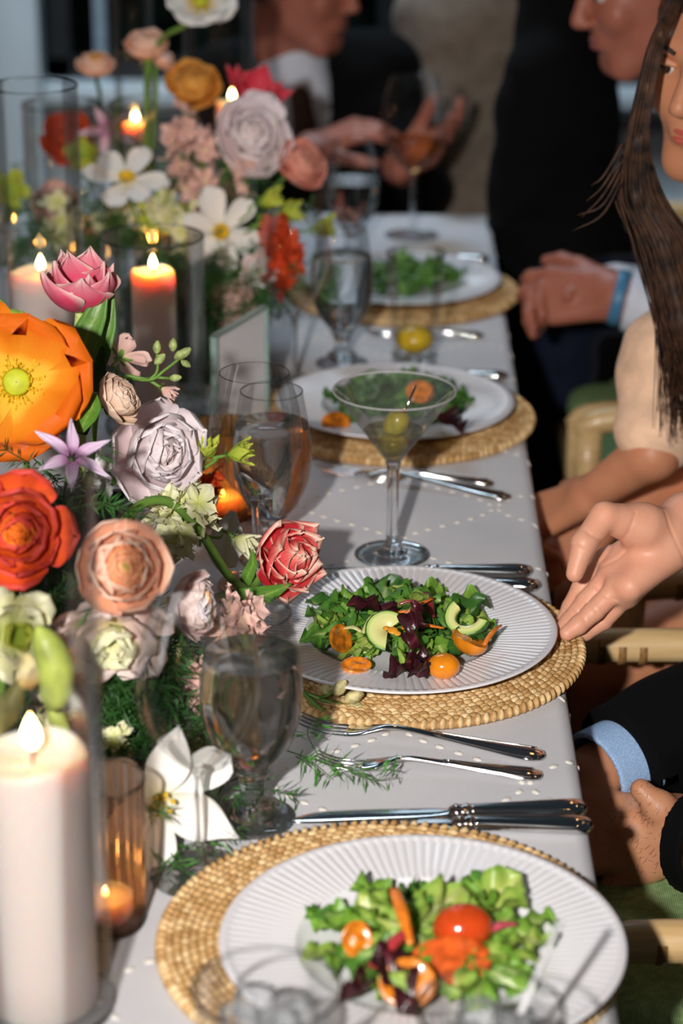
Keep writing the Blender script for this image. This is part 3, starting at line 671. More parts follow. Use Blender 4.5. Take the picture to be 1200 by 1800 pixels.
def leaf_geo(L, W, seed, ruf=.006, lobes=.15, curl=.6, fold=.3, nu=19, nv=11, stem=True):
    rs = np.random.RandomState(seed); u = np.linspace(0, 1, nu)[:, None]; v = np.linspace(-1, 1, nv)[None, :]
    prof = np.sin(PI*np.clip(u, .001, 1)**.85)**.65*(.35+.75*u)*(1+lobes*np.sin(u*24+rs.uniform(0, 6)+v*.6))+.06
    ph = rs.uniform(0, 6, 4); x = v*W/2*prof; a = curl*(u-.35)+.25*np.sin(u*5+ph[0]); y = L*u*np.cos(a*.6)+0*v
    z = L*.5*curl*u*u*(1 if rs.rand() > .35 else -.7)+fold*np.abs(x)+ruf*np.abs(v)**1.3*np.sin(u*19+v*2.2+ph[1])+ruf*.6*np.sin(u*9+v*4+ph[2])
    P = np.stack([x+0*y, y, z+0*y], -1).reshape(-1, 3); P[:, 1] -= L/2
    uv = np.stack([(u+0*v).ravel(), (v*.5+.5+0*u).ravel()], 1); return P, grid_faces(nu, nv), np.abs(v+0*u).ravel(), uv
LEAF = []
for i in range(12):
    P, F, pu, uv = leaf_geo(random.uniform(.040, .062), random.uniform(.026, .042), i, random.uniform(.003, .007), random.choice((.05, .14, .24)), random.uniform(-.5, .8), random.uniform(.1, .5))
    o = mk('lettuce_leaf', P, F, LM[i % 4], None, True, {'pu': pu}, uv); LEAF.append(o.data); bpy.data.objects.remove(o)
RED = []
for i in range(3):
    P, F, pu, uv = leaf_geo(random.uniform(.040, .05), random.uniform(.024, .032), 40+i, .006, .12, .7, .5)
    o = mk('red_lettuce_leaf', P, F, LR, None, True, {'pu': pu}, uv); RED.append(o.data); bpy.data.objects.remove(o)
def mat_of(loc, rz, tx, ty, s=1.0): return Matrix.Translation(loc) @ Matrix.Rotation(rz, 4, 'Z') @ Matrix.Rotation(tx, 4, 'X') @ Matrix.Rotation(ty, 4, 'Y') @ Matrix.Diagonal((s, s, s, 1))
def heap(cx, cy, n, R, H, label, group, seed, pick=None, sc=1.0):
    rd = random.Random(seed)
    for i in range(n):
        r = R*math.sqrt((i+.5)/n)*rd.uniform(.85, 1.05); a = i*2.39996+rd.uniform(-.3, .3); top = H*(1-(r/R)**2)
        z = PZ+.007+top*rd.uniform(.35, 1.0)+(.004 if r > .07 else 0)
        me = LEAF[rd.choice(pick) if pick else rd.randrange(12)]; out = a-PI/2+rd.uniform(-.9, .9)
        o = put('lettuce_leaf', me, None, None, mat_of((cx+r*math.cos(a), cy+r*math.sin(a)*.92, z), out, rd.uniform(-.35, .45), rd.uniform(-.5, .5), sc*rd.uniform(.8, 1.15)))
        ex, ey = r*math.cos(a), r*math.sin(a); cw = ('bright green', 'mid green', 'dark green', 'pale yellow green')[int(me.materials[0].name.endswith('mid'))+2*int(me.materials[0].name.endswith('dark'))+3*int(me.materials[0].name.endswith('pale'))]
        sec = 'middle' if r < .4*R else (('front ' if ey < -.38*r else 'back ' if ey > .38*r else '')+('left' if ex < -.38*r else 'right' if ex > .38*r else 'side')).strip()
        tag(o, cw+' '+label % sec, 'lettuce leaf', group)
heap(0.0130, 1.842, 62, .080, .022, 'salad leaf at the %s of the hand plate', 'green leaves on the hand plate', 11)
heap(0.0330, 1.318, 46, .080, .020, 'salad leaf at the %s of the nearest plate', 'green leaves on the nearest plate', 12, (0, 3, 4, 7, 8, 11, 1))
heap(0.0150, 2.487, 44, .078, .024, 'salad leaf at the %s of the plate behind the martini glass', 'green leaves on the plate behind the martini', 13, (1, 2, 5, 6, 9, 10))
heap(0.0250, 3.030, 26, .078, .020, 'salad leaf at the %s of the farthest plate', 'green leaves on the farthest plate', 14, (1, 5, 9, 4))
def red(loc, rz, tx, ty, k, label, s=1.0): tag(put('red_lettuce_leaf', RED[k], None, None, mat_of(loc, rz, tx, ty, s)), label, 'lettuce leaf')
red((-0.0032, 1.8190, 0.8020), 1.2, .5, .3, 0, 'dark red lettuce leaf at the back of the hand plate salad', 1.15)
red((0.0303, 1.7575, 0.8060), -.5, .8, -.3, 1, 'dark purple leaf standing in the middle of the hand plate salad', 1.0)
red((0.0193, 1.7390, 0.7840), 1.7, -.3, .2, 2, 'dark red leaf across the front of the hand plate salad', 1.0)
red((0.0320, 1.7303, 0.7840), .1, -.6, .3, 0, 'small dark red leaf hanging at the front edge of the hand plate salad', .8)
red((0.0094, 1.2351, 0.7900), .6, .2, .2, 1, 'dark purple leaf at the front of the nearest salad', 1.1)
red((-0.0018, 1.2474, 0.7860), 1.7, .1, .4, 2, 'dark red leaf left of the halved tomato in the nearest salad', 1.0)
red((0.0709, 2.3609, 0.7960), .6, .3, .2, 2, 'dark leaf at right of the salad behind the martini glass', 1.2)
def tom_mat(name, skin, flesh): return plain(name, skin, .18, .1, 60, coat=.5, sss=.25, sss_rad=(1, .35, .1), sss_scale=.004), plain(name+'_flesh', flesh, .3, .22, 140, coat=.3)
TO, TR = tom_mat('orange_tomato', rgb(232, 140, 26), rgb(226, 130, 30)), tom_mat('red_tomato', rgb(206, 72, 24), rgb(216, 92, 34))
def tomato_half(loc, axis, r, label, mats, l=1.25, wedge=False):
    """half a cherry tomato, cut face along axis"""
    t = thing('tomato_wedge' if wedge else 'tomato_half', label, 'tomato', loc); R = np.array(frame_to(axis).to_3x3()); n = 22; v = []; nu = 10
    ph = (PI/2 if not wedge else PI/3)
    for i in range(nu+1):
        a = -PI/2+(PI/2)*i/nu
        for j in range(n): b = 2*PI*j/n; v.append((r*l*math.cos(a)*math.cos(b), r*math.cos(a)*math.sin(b), r*(.95 if not wedge else .6)*math.sin(a)))
    mk('skin', (R@np.array(v).T).T, grid_faces(nu+1, n, True), mats[0], t)
    w = []; f = []
    for k, (q, z) in enumerate(((1.0, 0.0), (.93, .0006), (.80, .0003), (.62, -.0007), (.45, -.0009), (.25, .0004), (.02, .0007))):
        for j in range(n): b = 2*PI*j/n; w.append((r*l*q*math.cos(b), r*q*math.sin(b), z+(.0007*math.cos(3*b) if 0 < k < 5 else 0)))
    mk('cut_face', (R@np.array(w).T).T, grid_faces(7, n, True), mats[1], t); return t
def tomato(loc, r, label, mats, l=1.2, rz=0):
    t = thing('cherry_tomato', label, 'tomato', loc, rz); v, f = ball((0, 0, 0), r, 14, 20, (l, 1, .92)); mk('skin', v, f, mats[0], t); v, f = ball((-r*l*.97, 0, 0), 1, 4, 7, (.0007, .0016, .0016)); mk('stem_scar', v, f, plain('scar', rgb(150, 110, 40), .6), t)
tomato((0.0522, 1.7367, 0.7840), .0125, 'shiny whole orange tomato at the front of the hand plate salad', TO, 1.15, .1)
tomato_half((-0.0371, 1.7954, 0.7820), (.75, -.35, .55), .0130, 'orange tomato wedge at the left side of the hand plate salad', TO, 1.3, True)
tomato_half((0.0766, 1.7866, 0.7880), (.30, .15, .95), .0150, 'orange tomato wedge at the right side under the cucumber', TO, 1.45)
tomato_half((-0.0232, 1.7522, 0.7770), (.1, -.3, 1), .0100, 'small orange tomato piece at the front left of the hand plate salad', TO, 1.4, True)
tomato((0.0570, 1.3090, 0.7900), .0175, 'red cherry tomato with a white glint in the nearest salad', TR, 1.2, .2)
tomato_half((0.0474, 1.2727, 0.7860), (.15, -.55, .8), .0180, 'cut red tomato half in the middle of the nearest salad', TR, 1.6)
tomato_half((0.0190, 1.2370, 0.7920), (.05, -.75, .65), .0165, 'orange tomato half facing the camera in the nearest salad', TO, 1.15)
tomato_half((-0.0146, 1.2940, 0.7880), (.3, -.8, .5), .0130, 'small orange tomato half at the left of the nearest salad', TO, .85)
tomato_half((0.0384, 2.4430, 0.8000), (.2, -.7, .6), .0140, 'orange tomato half at the back of the salad behind the martini', TO, 1.2)
tomato_half((-0.0576, 2.3882, 0.7800), (.2, -.7, .7), .0130, 'yellow orange tomato at the left of the salad behind the martini', TO, 1.3)
def carrot(a, b, label, w=.0030, col=rgb(232, 128, 34), nm='carrot_strip', cat='carrot'):
    a = np.array(a); b = np.array(b); m = (a+b)/2+np.array([0, 0, .003]); o = MB().add(*tube([a, m, b], [w*.8, w, w*.5], 6, flat=.45)).build(nm, plain('strip_%d' % int(col[0]*999+col[1]*99), col, .35, .12, 200, coat=.2)); tag(o, label, cat)
carrot((0.0131, 1.7898, 0.8020), (0.0443, 1.8332, 0.8060), 'long carrot strip pointing up to the back of the hand plate', .0034)
carrot((0.0161, 1.7797, 0.8000), (0.0532, 1.7811, 0.8000), 'carrot strip lying behind the dark purple leaf', .0032)
carrot((0.0885, 1.7782, 0.7860), (0.1048, 1.8112, 0.7900), 'carrot strip at the far right of the hand plate salad', .0030)
carrot((0.0081, 1.8114, 0.8000), (0.0334, 1.8073, 0.8000), 'carrot strip lying flat in the middle of the hand plate salad', .0026)
carrot((0.0097, 1.3247, 0.8100), (0.0213, 1.2707, 0.8000), 'carrot ribbon hanging through the nearest salad', .0050)
carrot((-0.0038, 1.2488, 0.7960), (0.0214, 1.2886, 0.8020), 'red stalk lying across the nearest salad', .0055, rgb(196, 60, 64), 'red_stalk', 'stalk')
carrot((0.0715, 1.3086, 0.7860), (0.0946, 1.3210, 0.7860), 'pink red stalk at the right edge of the nearest salad', .0044, rgb(200, 84, 96), 'red_stalk', 'stalk')
carrot((0.0132, 1.8317, 0.8000), (0.0337, 1.8350, 0.8000), 'dark pink stalk at the back of the hand plate salad', .0030, rgb(150, 60, 66), 'red_stalk', 'stalk')
carrot((0.0381, 1.8583, 0.8000), (0.0438, 1.8174, 0.7940), 'red radish ribbon at the back of the hand plate salad', .0046, rgb(140, 44, 50), 'red_stalk', 'stalk')
carrot((-0.0184, 1.7895, 0.7900), (-0.0061, 1.8043, 0.8040), 'pale green stalk standing by the cucumber slice', .0030, rgb(206, 206, 128), 'pale_stalk', 'stalk')
carrot((-0.0349, 1.8087, 0.7860), (-0.0180, 1.7995, 0.7860), 'pale stalk at the left of the hand plate salad', .0036, rgb(200, 200, 130), 'pale_stalk', 'stalk')
def cucumber(loc, axis, r, label, arc=2*PI, th=.0032, spin=0.0):
    t = thing('cucumber_slice', label, 'cucumber', loc); R = np.array(frame_to(axis, spin).to_3x3()); n = 30; b = np.linspace(-arc/2, arc/2, n); full = arc > 6
    rings = [(.25 if full else (.08 if arc > 3.8 else .55), -th/2), (.25 if full else (.08 if arc > 3.8 else .55), th/2), (.55 if full else .68, th*.42), (.82, th*.5), (.93, th*.5)]
    v = np.concatenate([np.stack([r*q*np.cos(b), r*q*np.sin(b), np.full(n, z)], 1) for q, z in rings]); pu = np.repeat([.0, .0, .3, .75, 1.0], n)
    tm = 'cucumber_flesh'
    if tm not in _mc:
        q = NT(tm); _mc[tm] = q.done(q.ramp(q.attr('pu'), ((0, rgb(222, 216, 140)), (.6, rgb(214, 222, 150)), (1, rgb(168, 196, 92)))), .25, coat=.3)
    f = grid_faces(5, n)
    if full: v = np.concatenate([v, [[0, 0, th*.35]]]); pu = np.append(pu, 0); f = f+[(n+j, n+j+1, len(v)-1) for j in range(n-1)]
    mk('flesh', (R@v.T).T, f, _mc[tm], t, True, {'pu': pu})
    rings = [(.93, th*.5), (.99, th*.42), (1.0, th*.2), (1.0, -th*.3), (.97, -th*.5), (.5, -th*.5)]
    w = np.concatenate([np.stack([r*q*(1+.012*np.sin(b*14))*np.cos(b), r*q*(1+.012*np.sin(b*14))*np.sin(b), np.full(n, z)], 1) for q, z in rings])
    mk('peel', (R@w.T).T, grid_faces(6, n), plain('cucumber_peel', rgb(66, 112, 40), .35, .3, 300), t)
cucumber((0.0037, 1.7732, 0.8000), (.05, -.62, .78), .0200, 'pale cucumber slice with orange dressing in the middle of the salad', 3.9, .0036, 2.6)
cucumber((0.0751, 1.8121, 0.7980), (-.25, -.55, .80), .0215, 'curved cucumber crescent at the back right of the hand plate salad', 3.6, .0055, -1.9)
dr = MB()
for k, (a, b, r) in enumerate(((0, 0, .0050), (.004, -.003, .0034), (-.006, .002, .0030))): dr.add(*ball((a, b, 0), 1, 5, 9, (r, r*.8, .0007)))
o = dr.build('dressing', plain('orange_dressing', rgb(222, 150, 40), .2, .1, 90, coat=.4), None, loc=(0.0081, 1.7647, 0.8045)); o['kind'] = 'stuff'; o['label'] = 'orange dressing on the cucumber'; o['category'] = 'dressing'; o.rotation_euler = (.6, 0, 0)

# ------------------------------------------------------------------ flowers
PROF = {'round': lambda u: u**.6*np.sqrt(np.clip(1-u**5, 0, 1))*1.05, 'wide': lambda u: (.16+.9*u**.7)*np.sqrt(np.clip(1-u**7, 0, 1)), 'point': lambda u: np.sin(PI*np.clip(u, 0, 1)**.72)**.8, 'tul': lambda u: (.30+.95*np.sin(PI*np.clip(u, 0, 1)**.9))*np.clip((1-u**4.0), 0, 1)**.75, 'strap': lambda u: np.sin(PI*np.clip(u, 0, 1)**.8)**.5, 'oval': lambda u: (.22+.78*np.sin(PI*np.clip(u, 0, 1)**.85))*np.sqrt(np.clip(1-u**6, 0, 1))}
_pc = {}
def petal_me(W, a0, a1, tip, ruf, cup, seed, mat, fr=7.0, nu=13, nv=13):
    key = (round(W, 3), round(a0, 3), round(a1, 3), tip, ruf, cup, seed, mat.name)
    if key in _pc: return _pc[key]
    rs = np.random.RandomState(seed+3); u = np.linspace(0, 1, nu)[:, None]; v = np.linspace(-1, 1, nv)[None, :]
    a = a0+(a1-a0)*u; du = 1/(nu-1); y = np.cumsum(np.cos(a)*du, 0)-np.cos(a[0])*du; z = np.cumsum(np.sin(a)*du, 0)-np.sin(a[0])*du
    w = W/2*PROF[tip](u); ph = rs.uniform(0, 6, 5)
    off = cup*w*v*v*1.2+ruf*u**1.5*(np.sin(v*fr+ph[0])*.6+np.sin(v*fr*.55+u*5+ph[1])*.6)*(.35+.65*np.abs(v))
    stretch = 1+ruf*1.3*u*np.sin(v*fr*1.25+ph[2])
    P = np.stack([w*v*(1-.12*cup*np.abs(v)), (y*stretch-np.sin(a)*off), (z*stretch+np.cos(a)*off)], -1).reshape(-1, 3)
    uu = (u+0*v).ravel(); vv = (np.abs(v)+0*u).ravel(); pe = np.maximum(vv**4, uu**7)
    o = mk('petal', P, grid_faces(nu, nv), mat, None, True, {'pu': uu, 'pe': pe}, np.stack([uu*.999, (v*.5+.5+0*u).ravel()], 1)[:, ::-1]); me = o.data; bpy.data.objects.remove(o); _pc[key] = me; return me
M_STEM = plain('green_stem', rgb(112, 152, 62), .45, .12, 40, transl=.1)
M_STEMD = plain('dark_green_stem', rgb(62, 96, 44), .5, .15, 40)
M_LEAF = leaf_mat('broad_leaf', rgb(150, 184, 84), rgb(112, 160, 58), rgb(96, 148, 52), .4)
M_LEAFSHADE = leaf_mat('dark_broad_leaf', rgb(84, 116, 50), rgb(56, 92, 38), rgb(46, 78, 34), .45)  # darker copy of the broad leaf, with shade put into its colour
def P4(c): return c
def flower(name, label, cat, loc, axis, layers, group=None, spin=None, stem=None, stem_r=.0026, stem_mat=None, center=None, seed=0, calyx=0.0, jit=1.0):
    """layers of petals around axis; each: (count, length, width, start angle, end angle, tip, ruffle, cup, material, base radius, base height)"""
    t = thing(name, label, cat, loc, 0, group); M = frame_to(axis, random.Random(seed).uniform(0, 6) if spin is None else spin); t.rotation_euler = M.to_euler(); rd = random.Random(seed); az0 = 0
    for li, Ly in enumerate(layers):
        n, Ln, W, a0, a1, tip, ruf, cup, mt, br, bz = Ly; az0 = 2.4*li if n > 4 else li*PI/n
        for i in range(n):
            me = petal_me(W, a0, a1, tip, ruf, cup, (seed*7+li*3+i) % 3, mt); s = Ln*rd.uniform(.93, 1.06)
            put('petal', me, t, None, Matrix.Rotation(az0+2*PI*i/n+jit*rd.uniform(-.12, .12), 4, 'Z') @ Matrix.Translation((0, br, bz)) @ Matrix.Rotation(jit*rd.uniform(-.10, .10), 4, 'X') @ Matrix.Rotation(jit*rd.uniform(-.1, .1), 4, 'Y') @ Matrix.Diagonal((s, s, s, 1)))
    if center: center(t)
    if calyx:
        for i in range(5): put('sepal', petal_me(.42, -.2, .9, 'point', .02, .3, i % 2, M_STEM), t, None, Matrix.Rotation(i*1.2566, 4, 'Z') @ Matrix.Translation((0, .002, -.002)) @ Matrix.Diagonal((calyx,)*3+(1,)))
    if stem is not None:
        Mi = (Matrix.Translation(loc) @ M).inverted(); pts = [(0, 0, -.001), (0, 0, -.015)]+[tuple(Mi @ Vector(p)) for p in stem]; MB().add(*tube(pts, stem_r, 8)).build('stem', stem_mat or M_STEM, t)
    return t
def root(loc, dx=0.0, z=.825, dy=0.04): return [(loc[0]*.65-.105+dx, loc[1]+dy*.5, (loc[2]+z)/2+.01), (-.30+(loc[0]+.3)*.3+dx, loc[1]+dy, z)]
def rose_layers(D, mo, mi, ruf=.05, openness=0.0):
    o = openness; return [(5, D*.60, 1.15, -.10, 1.05-o, 'wide', ruf*.6, .22, mo, .004, 0), (6, D*.56, 1.1, .08, 1.45-o, 'wide', ruf*.6, .25, mo, .003, .001), (6, D*.52, 1.05, .25, 1.75-o*.6, 'wide', ruf*.7, .28, mo, .002, .002), (7, D*.47, .98, .4, 1.95, 'wide', ruf*.8, .3, mo, .002, .003), (7, D*.42, .9, .6, 1.9, 'wide', ruf*.9, .35, mi, .001, .005), (7, D*.35, .85, .8, 2.1, 'wide', ruf*.9, .35, mi, .001, .009), (6, D*.29, .8, 1.0, 2.2, 'wide', ruf*.8, .4, mi, .001, .012), (5, D*.23, .8, 1.2, 2.3, 'wide', .03, .4, mi, .001, .015)]
def ran_layers(D, mo, mi, mc):
    L = []
    for k, (n, s, a0, a1) in enumerate(((6, .60, -.25, 1.30), (7, .58, -.05, 1.75), (7, .555, .10, 2.02), (8, .53, .22, 2.2), (8, .49, .32, 2.3), (8, .44, .42, 2.36), (8, .39, .52, 2.4), (7, .33, .6, 2.42), (7, .27, .7, 2.4), (6, .21, .8, 2.3))):
        L.append((n, D*s*1.0, 1.0, a0, a1, 'wide', .015, .22, mo if k < 3 else (mi if k < 6 else mc), .001, .0006*k))
    return L
C_ = lambda *a: rgb(*a)
PM = petal_mat
m_orpoppy = PM('orange_poppy_petal', ((0, C_(252, 214, 70)), (.28, C_(252, 204, 66)), (.42, C_(248, 158, 36)), (1, C_(240, 116, 22))), transl=.3)
m_ro = PM('red_orange_petal', ((0, C_(244, 120, 30)), (.6, C_(238, 96, 34)), (1, C_(228, 76, 52))), (.55, 1, C_(232, 84, 78)))
m_ri = PM('orange_inner_petal', ((0, C_(236, 110, 24)), (1, C_(244, 128, 44))))
m_pr = PM('peach_petal', ((0, C_(244, 162, 112)), (.6, C_(246, 180, 140)), (1, C_(250, 214, 192))), (.5, 1, C_(252, 216, 196)))
m_pi = PM('apricot_petal', ((0, C_(232, 134, 76)), (1, C_(240, 160, 110))), (.5, 1, C_(244, 184, 146)))
m_pc = PM('yellow_green_petal', ((0, C_(196, 170, 70)), (1, C_(222, 188, 110))))
m_pk = PM('blush_pink_petal', ((0, C_(238, 224, 160)), (.3, C_(242, 214, 206)), (1, C_(244, 218, 212))), (.6, 1, C_(250, 234, 230)))
m_gr = PM('pale_rose_petal', ((0, C_(236, 206, 202)), (.5, C_(242, 224, 226)), (1, C_(246, 234, 236))), (.6, 1, C_(250, 242, 244)), streak=.08)
m_gi = PM('pale_rose_heart', ((0, C_(228, 164, 150)), (.5, C_(240, 212, 208)), (1, C_(248, 234, 234))), streak=.08)
m_be = PM('beige_pink_petal', ((0, C_(224, 176, 140)), (1, C_(240, 212, 188))), (.5, 1, C_(238, 214, 196)))
m_tp = PM('pink_tulip_petal', ((0, C_(238, 214, 190)), (.15, C_(226, 90, 120)), (.55, C_(224, 72, 108)), (1, C_(236, 160, 170))), (.35, .9, C_(242, 206, 200)))
m_tr = PM('red_white_tulip_petal', ((0, C_(230, 60, 66)), (.5, C_(228, 58, 68)), (.8, C_(236, 110, 104)), (1, C_(242, 190, 168))), (.50, .95, C_(248, 216, 196)), streak=.12)
m_lil = PM('lilac_petal', ((0, C_(200, 130, 186)), (.35, C_(214, 184, 214)), (1, C_(224, 208, 226))))
m_wh = PM('white_petal', ((0, C_(226, 226, 190)), (.25, C_(238, 238, 232)), (1, C_(242, 242, 240))), streak=.12)
m_cr = PM('cream_green_petal', ((0, C_(206, 214, 110)), (.5, C_(234, 234, 180)), (1, C_(242, 240, 206))))
m_lg = PM('lime_petal', ((0, C_(150, 180, 60)), (1, C_(206, 214, 84))))
m_or = PM('orange_red_petal', ((0, C_(206, 60, 24)), (1, C_(220, 84, 36))))
m_co = PM('coral_petal', ((0, C_(232, 130, 104)), (1, C_(238, 160, 140))), (.5, 1, C_(240, 178, 160)))
m_gd = PM('golden_orange_petal', ((0, C_(226, 140, 50)), (1, C_(240, 168, 70))), (.5, 1, C_(242, 184, 98)))
m_rd = PM('crimson_petal', ((0, C_(226, 70, 90)), (1, C_(220, 60, 80))), (.5, 1, C_(232, 120, 124)))
m_sp = PM('soft_pink_floret', ((0, C_(236, 220, 170)), (.35, C_(236, 190, 176)), (1, C_(240, 202, 192))))
M_YEL = plain('yellow_anther', rgb(236, 196, 30), .6, .15, 200); M_LIME = plain('lime_pod', rgb(196, 206, 40), .5, .12, 80)
def poppy_center(r, pod=M_LIME):
    def f(t):
        v, q = lathe([(.0005, -.002), (r*.42, -.001), (r*.55, .006), (r*.55, .010), (r*.62, .0115), (r*.5, .0135), (.0005, .0145)], 24); mk('seed_pod', v, q, pod, t)
        m = MB(); rd = random.Random(9)
        for i in range(110):
            a = rd.uniform(0, 6.283); l = rd.uniform(.6, 1.25)*r; e = Vector((l*math.cos(a), l*math.sin(a), rd.uniform(.006, .014))); m.add(*tube([(r*.3*math.cos(a), r*.3*math.sin(a), .001), tuple(e)], .0003, 4)); m.add(*ball(e, .0013, 3, 5))
        o = m.build('stamens', M_YEL, t); o['kind'] = 'stuff'
    return f
def lily_center(t):
    for i in range(6):
        a = i*1.047+.3; e = (.008*math.cos(a), .008*math.sin(a), .016); m = MB(); m.add(*tube([(0, 0, .001), e], .0007, 5)); m.add(*ball(e, 1, 5, 7, (.0020, .0020, .0040))); m.build('stamen', M_YEL, t)
def cup_center(t):
    v, q = lathe([(.004, 0), (.0075, .004), (.010, .0085), (.0108, .0095), (.009, .008), (.005, .002)], 24, rib=lambda th, k: .0006*np.sin(9*th)*(k/4)); mk('corona', v, q, M_YEL, t)
    m = MB()
    for i in range(7): m.add(*ball((.004*math.cos(i*.9), .004*math.sin(i*.9), .006+.0008*(i % 3)), .0016, 3, 5))
    m.build('anthers', M_YEL, t)
p = (-0.3055, 1.7400, 1.0354)
flower('poppy', 'large orange poppy with a lime green centre at the left edge', 'poppy', p, (.12, -1, .34), [(3, .064, 1.75, .15, .62, 'wide', .12, .12, m_orpoppy, .003, 0), (3, .059, 1.70, .25, .75, 'wide', .13, .12, m_orpoppy, .003, .002)], stem=root(p), center=poppy_center(.019), seed=1, jit=.4)
p = (-0.2848, 1.5600, 0.9743)
flower('ranunculus', 'big red orange ranunculus at the left edge below the orange poppy', 'ranunculus', p, (.35, -.9, .35), rose_layers(.080, m_ro, m_ri, .07, .1), stem=root(p), seed=2)
p = (-0.1980, 1.5100, 0.9667)
flower('ranunculus', 'round peach ranunculus facing the camera above the ferns', 'ranunculus', p, (.32, -.84, .42), ran_layers(.078, m_pr, m_pi, m_pc), stem=root(p), seed=3, jit=.35)
p = (-0.2073, 1.5400, 0.9078)
flower('lisianthus', 'blush pink ruffled bloom hanging under the peach ranunculus', 'lisianthus', p, (.15, -.9, -.25), [(5, .046, 1.1, .0, .7, 'wide', .12, .2, m_pk, .002, 0), (5, .040, 1.05, .3, 1.1, 'wide', .12, .2, m_pk, .002, .002), (5, .034, 1.0, .6, 1.5, 'wide', .12, .25, m_cr, .001, .004), (4, .026, .9, .9, 1.7, 'wide', .1, .3, m_cr, .001, .006)], stem=root(p), seed=4)
p = (-0.1646, 1.6200, 0.8903)
flower('ranunculus', 'pale pink ranunculus in profile between the peach bloom and wine glass', 'ranunculus', p, (.85, -.35, .10), ran_layers(.062, m_pk, m_gr, m_gi), stem=root(p), seed=5)
p = (-0.2257, 1.9300, 0.9054)
flower('garden_rose', 'large pale pink garden rose in the centre of the near arrangement', 'rose', p, (.66, -.70, .26), rose_layers(.100, m_gr, m_gi, .055), stem=root(p), seed=6)
p = (-0.2377, 1.8000, 0.9963)
flower('ranunculus', 'small beige pink ranunculus seen from the side above the pale rose', 'ranunculus', p, (.70, -.25, .52), ran_layers(.052, m_be, m_be, m_pi), stem=root(p), seed=7, calyx=.02)
p = (-0.2789, 1.9300, 1.0409)
TUL = lambda H, m, W=.80: [(3, H, W, .12, 1.78, 'point', .03, .35, m, .002, 0), (3, H*.97, W, .20, 1.85, 'point', .03, .35, m, .002, .002)]
flower('tulip', 'pink tulip with white edged petals standing in front of the left candle', 'tulip', p, (.10, -.12, 1), [(3, .064, .92, .15, 1.62, 'tul', .04, .45, m_tp, .002, 0), (3, .060, .90, .3, 1.72, 'tul', .04, .45, m_tp, .002, .001), (4, .052, .8, .5, 1.75, 'tul', .05, .45, m_tp, .002, .002)], stem=[(-0.2768, 1.9300, 1.0130), (-0.2775, 1.9000, 0.9685), (-0.2726, 1.8800, 0.8881)], stem_r=.0042, stem_mat=plain('pale_tulip_stem', rgb(190, 206, 120), .45), seed=8)
p = (-0.0971, 1.8650, 0.8288)
flower('tulip', 'double tulip with red petals edged white, leaning over the hand plate', 'tulip', p, (.62, -.70, .30), [(5, .050, 1.0, -.1, 1.35, 'tul', .06, .30, m_tr, .003, 0), (6, .048, .95, .2, 1.75, 'tul', .07, .30, m_tr, .003, .002), (6, .044, .9, .4, 2.1, 'tul', .07, .35, m_tr, .003, .004), (6, .038, .85, .6, 2.4, 'tul', .07, .35, m_tr, .002, .006), (5, .030, .85, .8, 2.5, 'tul', .06, .4, m_tr, .001, .008), (4, .022, .85, .9, 2.5, 'tul', .06, .4, m_tr, .001, .010)], stem=[(-0.1213, 1.8500, 0.8050), (-0.1380, 1.8000, 0.8400), (-0.1597, 1.7800, 0.8883), (-0.1827, 1.7600, 0.9226), (-0.2047, 1.7400, 0.9290), (-0.2244, 1.7200, 0.9139)], stem_r=.0042, seed=9)
p = (-0.2507, 1.6600, 0.9983)
flower('clematis', 'lilac star shaped bloom overlapping the orange poppy', 'clematis', p, (.30, -.55, .80), [(6, .031, .36, .35, .10, 'point', .08, .5, m_lil, .003, 0)], stem=root(p), seed=10, spin=.75, stem_r=.0015)
p = (-0.1655, 1.4550, 0.8069)
flower('lily', 'white lily with yellow stamens beside the base of the wine glass', 'lily', p, (.30, -.92, .10), [(3, .056, .78, -.05, .25, 'round', .04, .25, m_wh, .003, 0), (3, .060, .60, .0, .35, 'oval', .04, .25, m_wh, .003, .002)], stem=root(p, 0, .79), center=lily_center, seed=11, spin=.9)
p = (-0.2720, 1.4600, 0.9365)
flower('lisianthus', 'creamy green ruffled bloom at the left edge under the red ranunculus', 'lisianthus', p, (.45, -.8, .3), [(5, .036, 1.05, .0, .8, 'wide', .12, .2, m_cr, .002, 0), (5, .031, 1.0, .4, 1.3, 'wide', .12, .2, m_cr, .002, .002), (4, .024, .9, .8, 1.6, 'wide', .1, .3, m_lg, .001, .004)], stem=root(p), seed=12)
# far arrangement
FAR = 'blooms of the far arrangement'
def far(name, label, cat, p, axis, L, seed, center=None, stem_r=.0022, spin=None): return flower(name, label, cat, p, axis, L, None, spin, root(p), stem_r, M_STEMD if stem_r < .0021 else M_STEM, center, seed)
ORC = lambda D: [(3, D*.5, .86, -.05, .15, 'round', .03, .2, m_wh, .003, 0), (3, D*.5, .74, .05, .25, 'round', .03, .2, m_wh, .003, .002)]
far('anemone', 'large white flower with a yellow centre right of the middle cylinder', 'anemone', (-0.2151, 2.7500, 0.9094), (.25, -.95, .15), ORC(.108), 20, cup_center, spin=.2)
far('anemone', 'white flower with long petals seen through the far tall cylinder', 'anemone', (-0.3356, 2.7800, 0.9656), (.1, -.55, .80), ORC(.105), 21, cup_center, spin=.5)
far('garden_rose', 'pale pink rose in the far arrangement left of the man in the brown tie', 'rose', (-0.1902, 2.8500, 1.0052), (.45, -.75, .4), rose_layers(.108, m_gr, m_gi, .05), 22)
far('ranunculus', 'coral pink bloom at the right end of the far arrangement', 'ranunculus', (-0.1249, 2.8400, 0.9678), (.55, -.55, .5), ran_layers(.078, m_co, m_co, m_pi), 23)
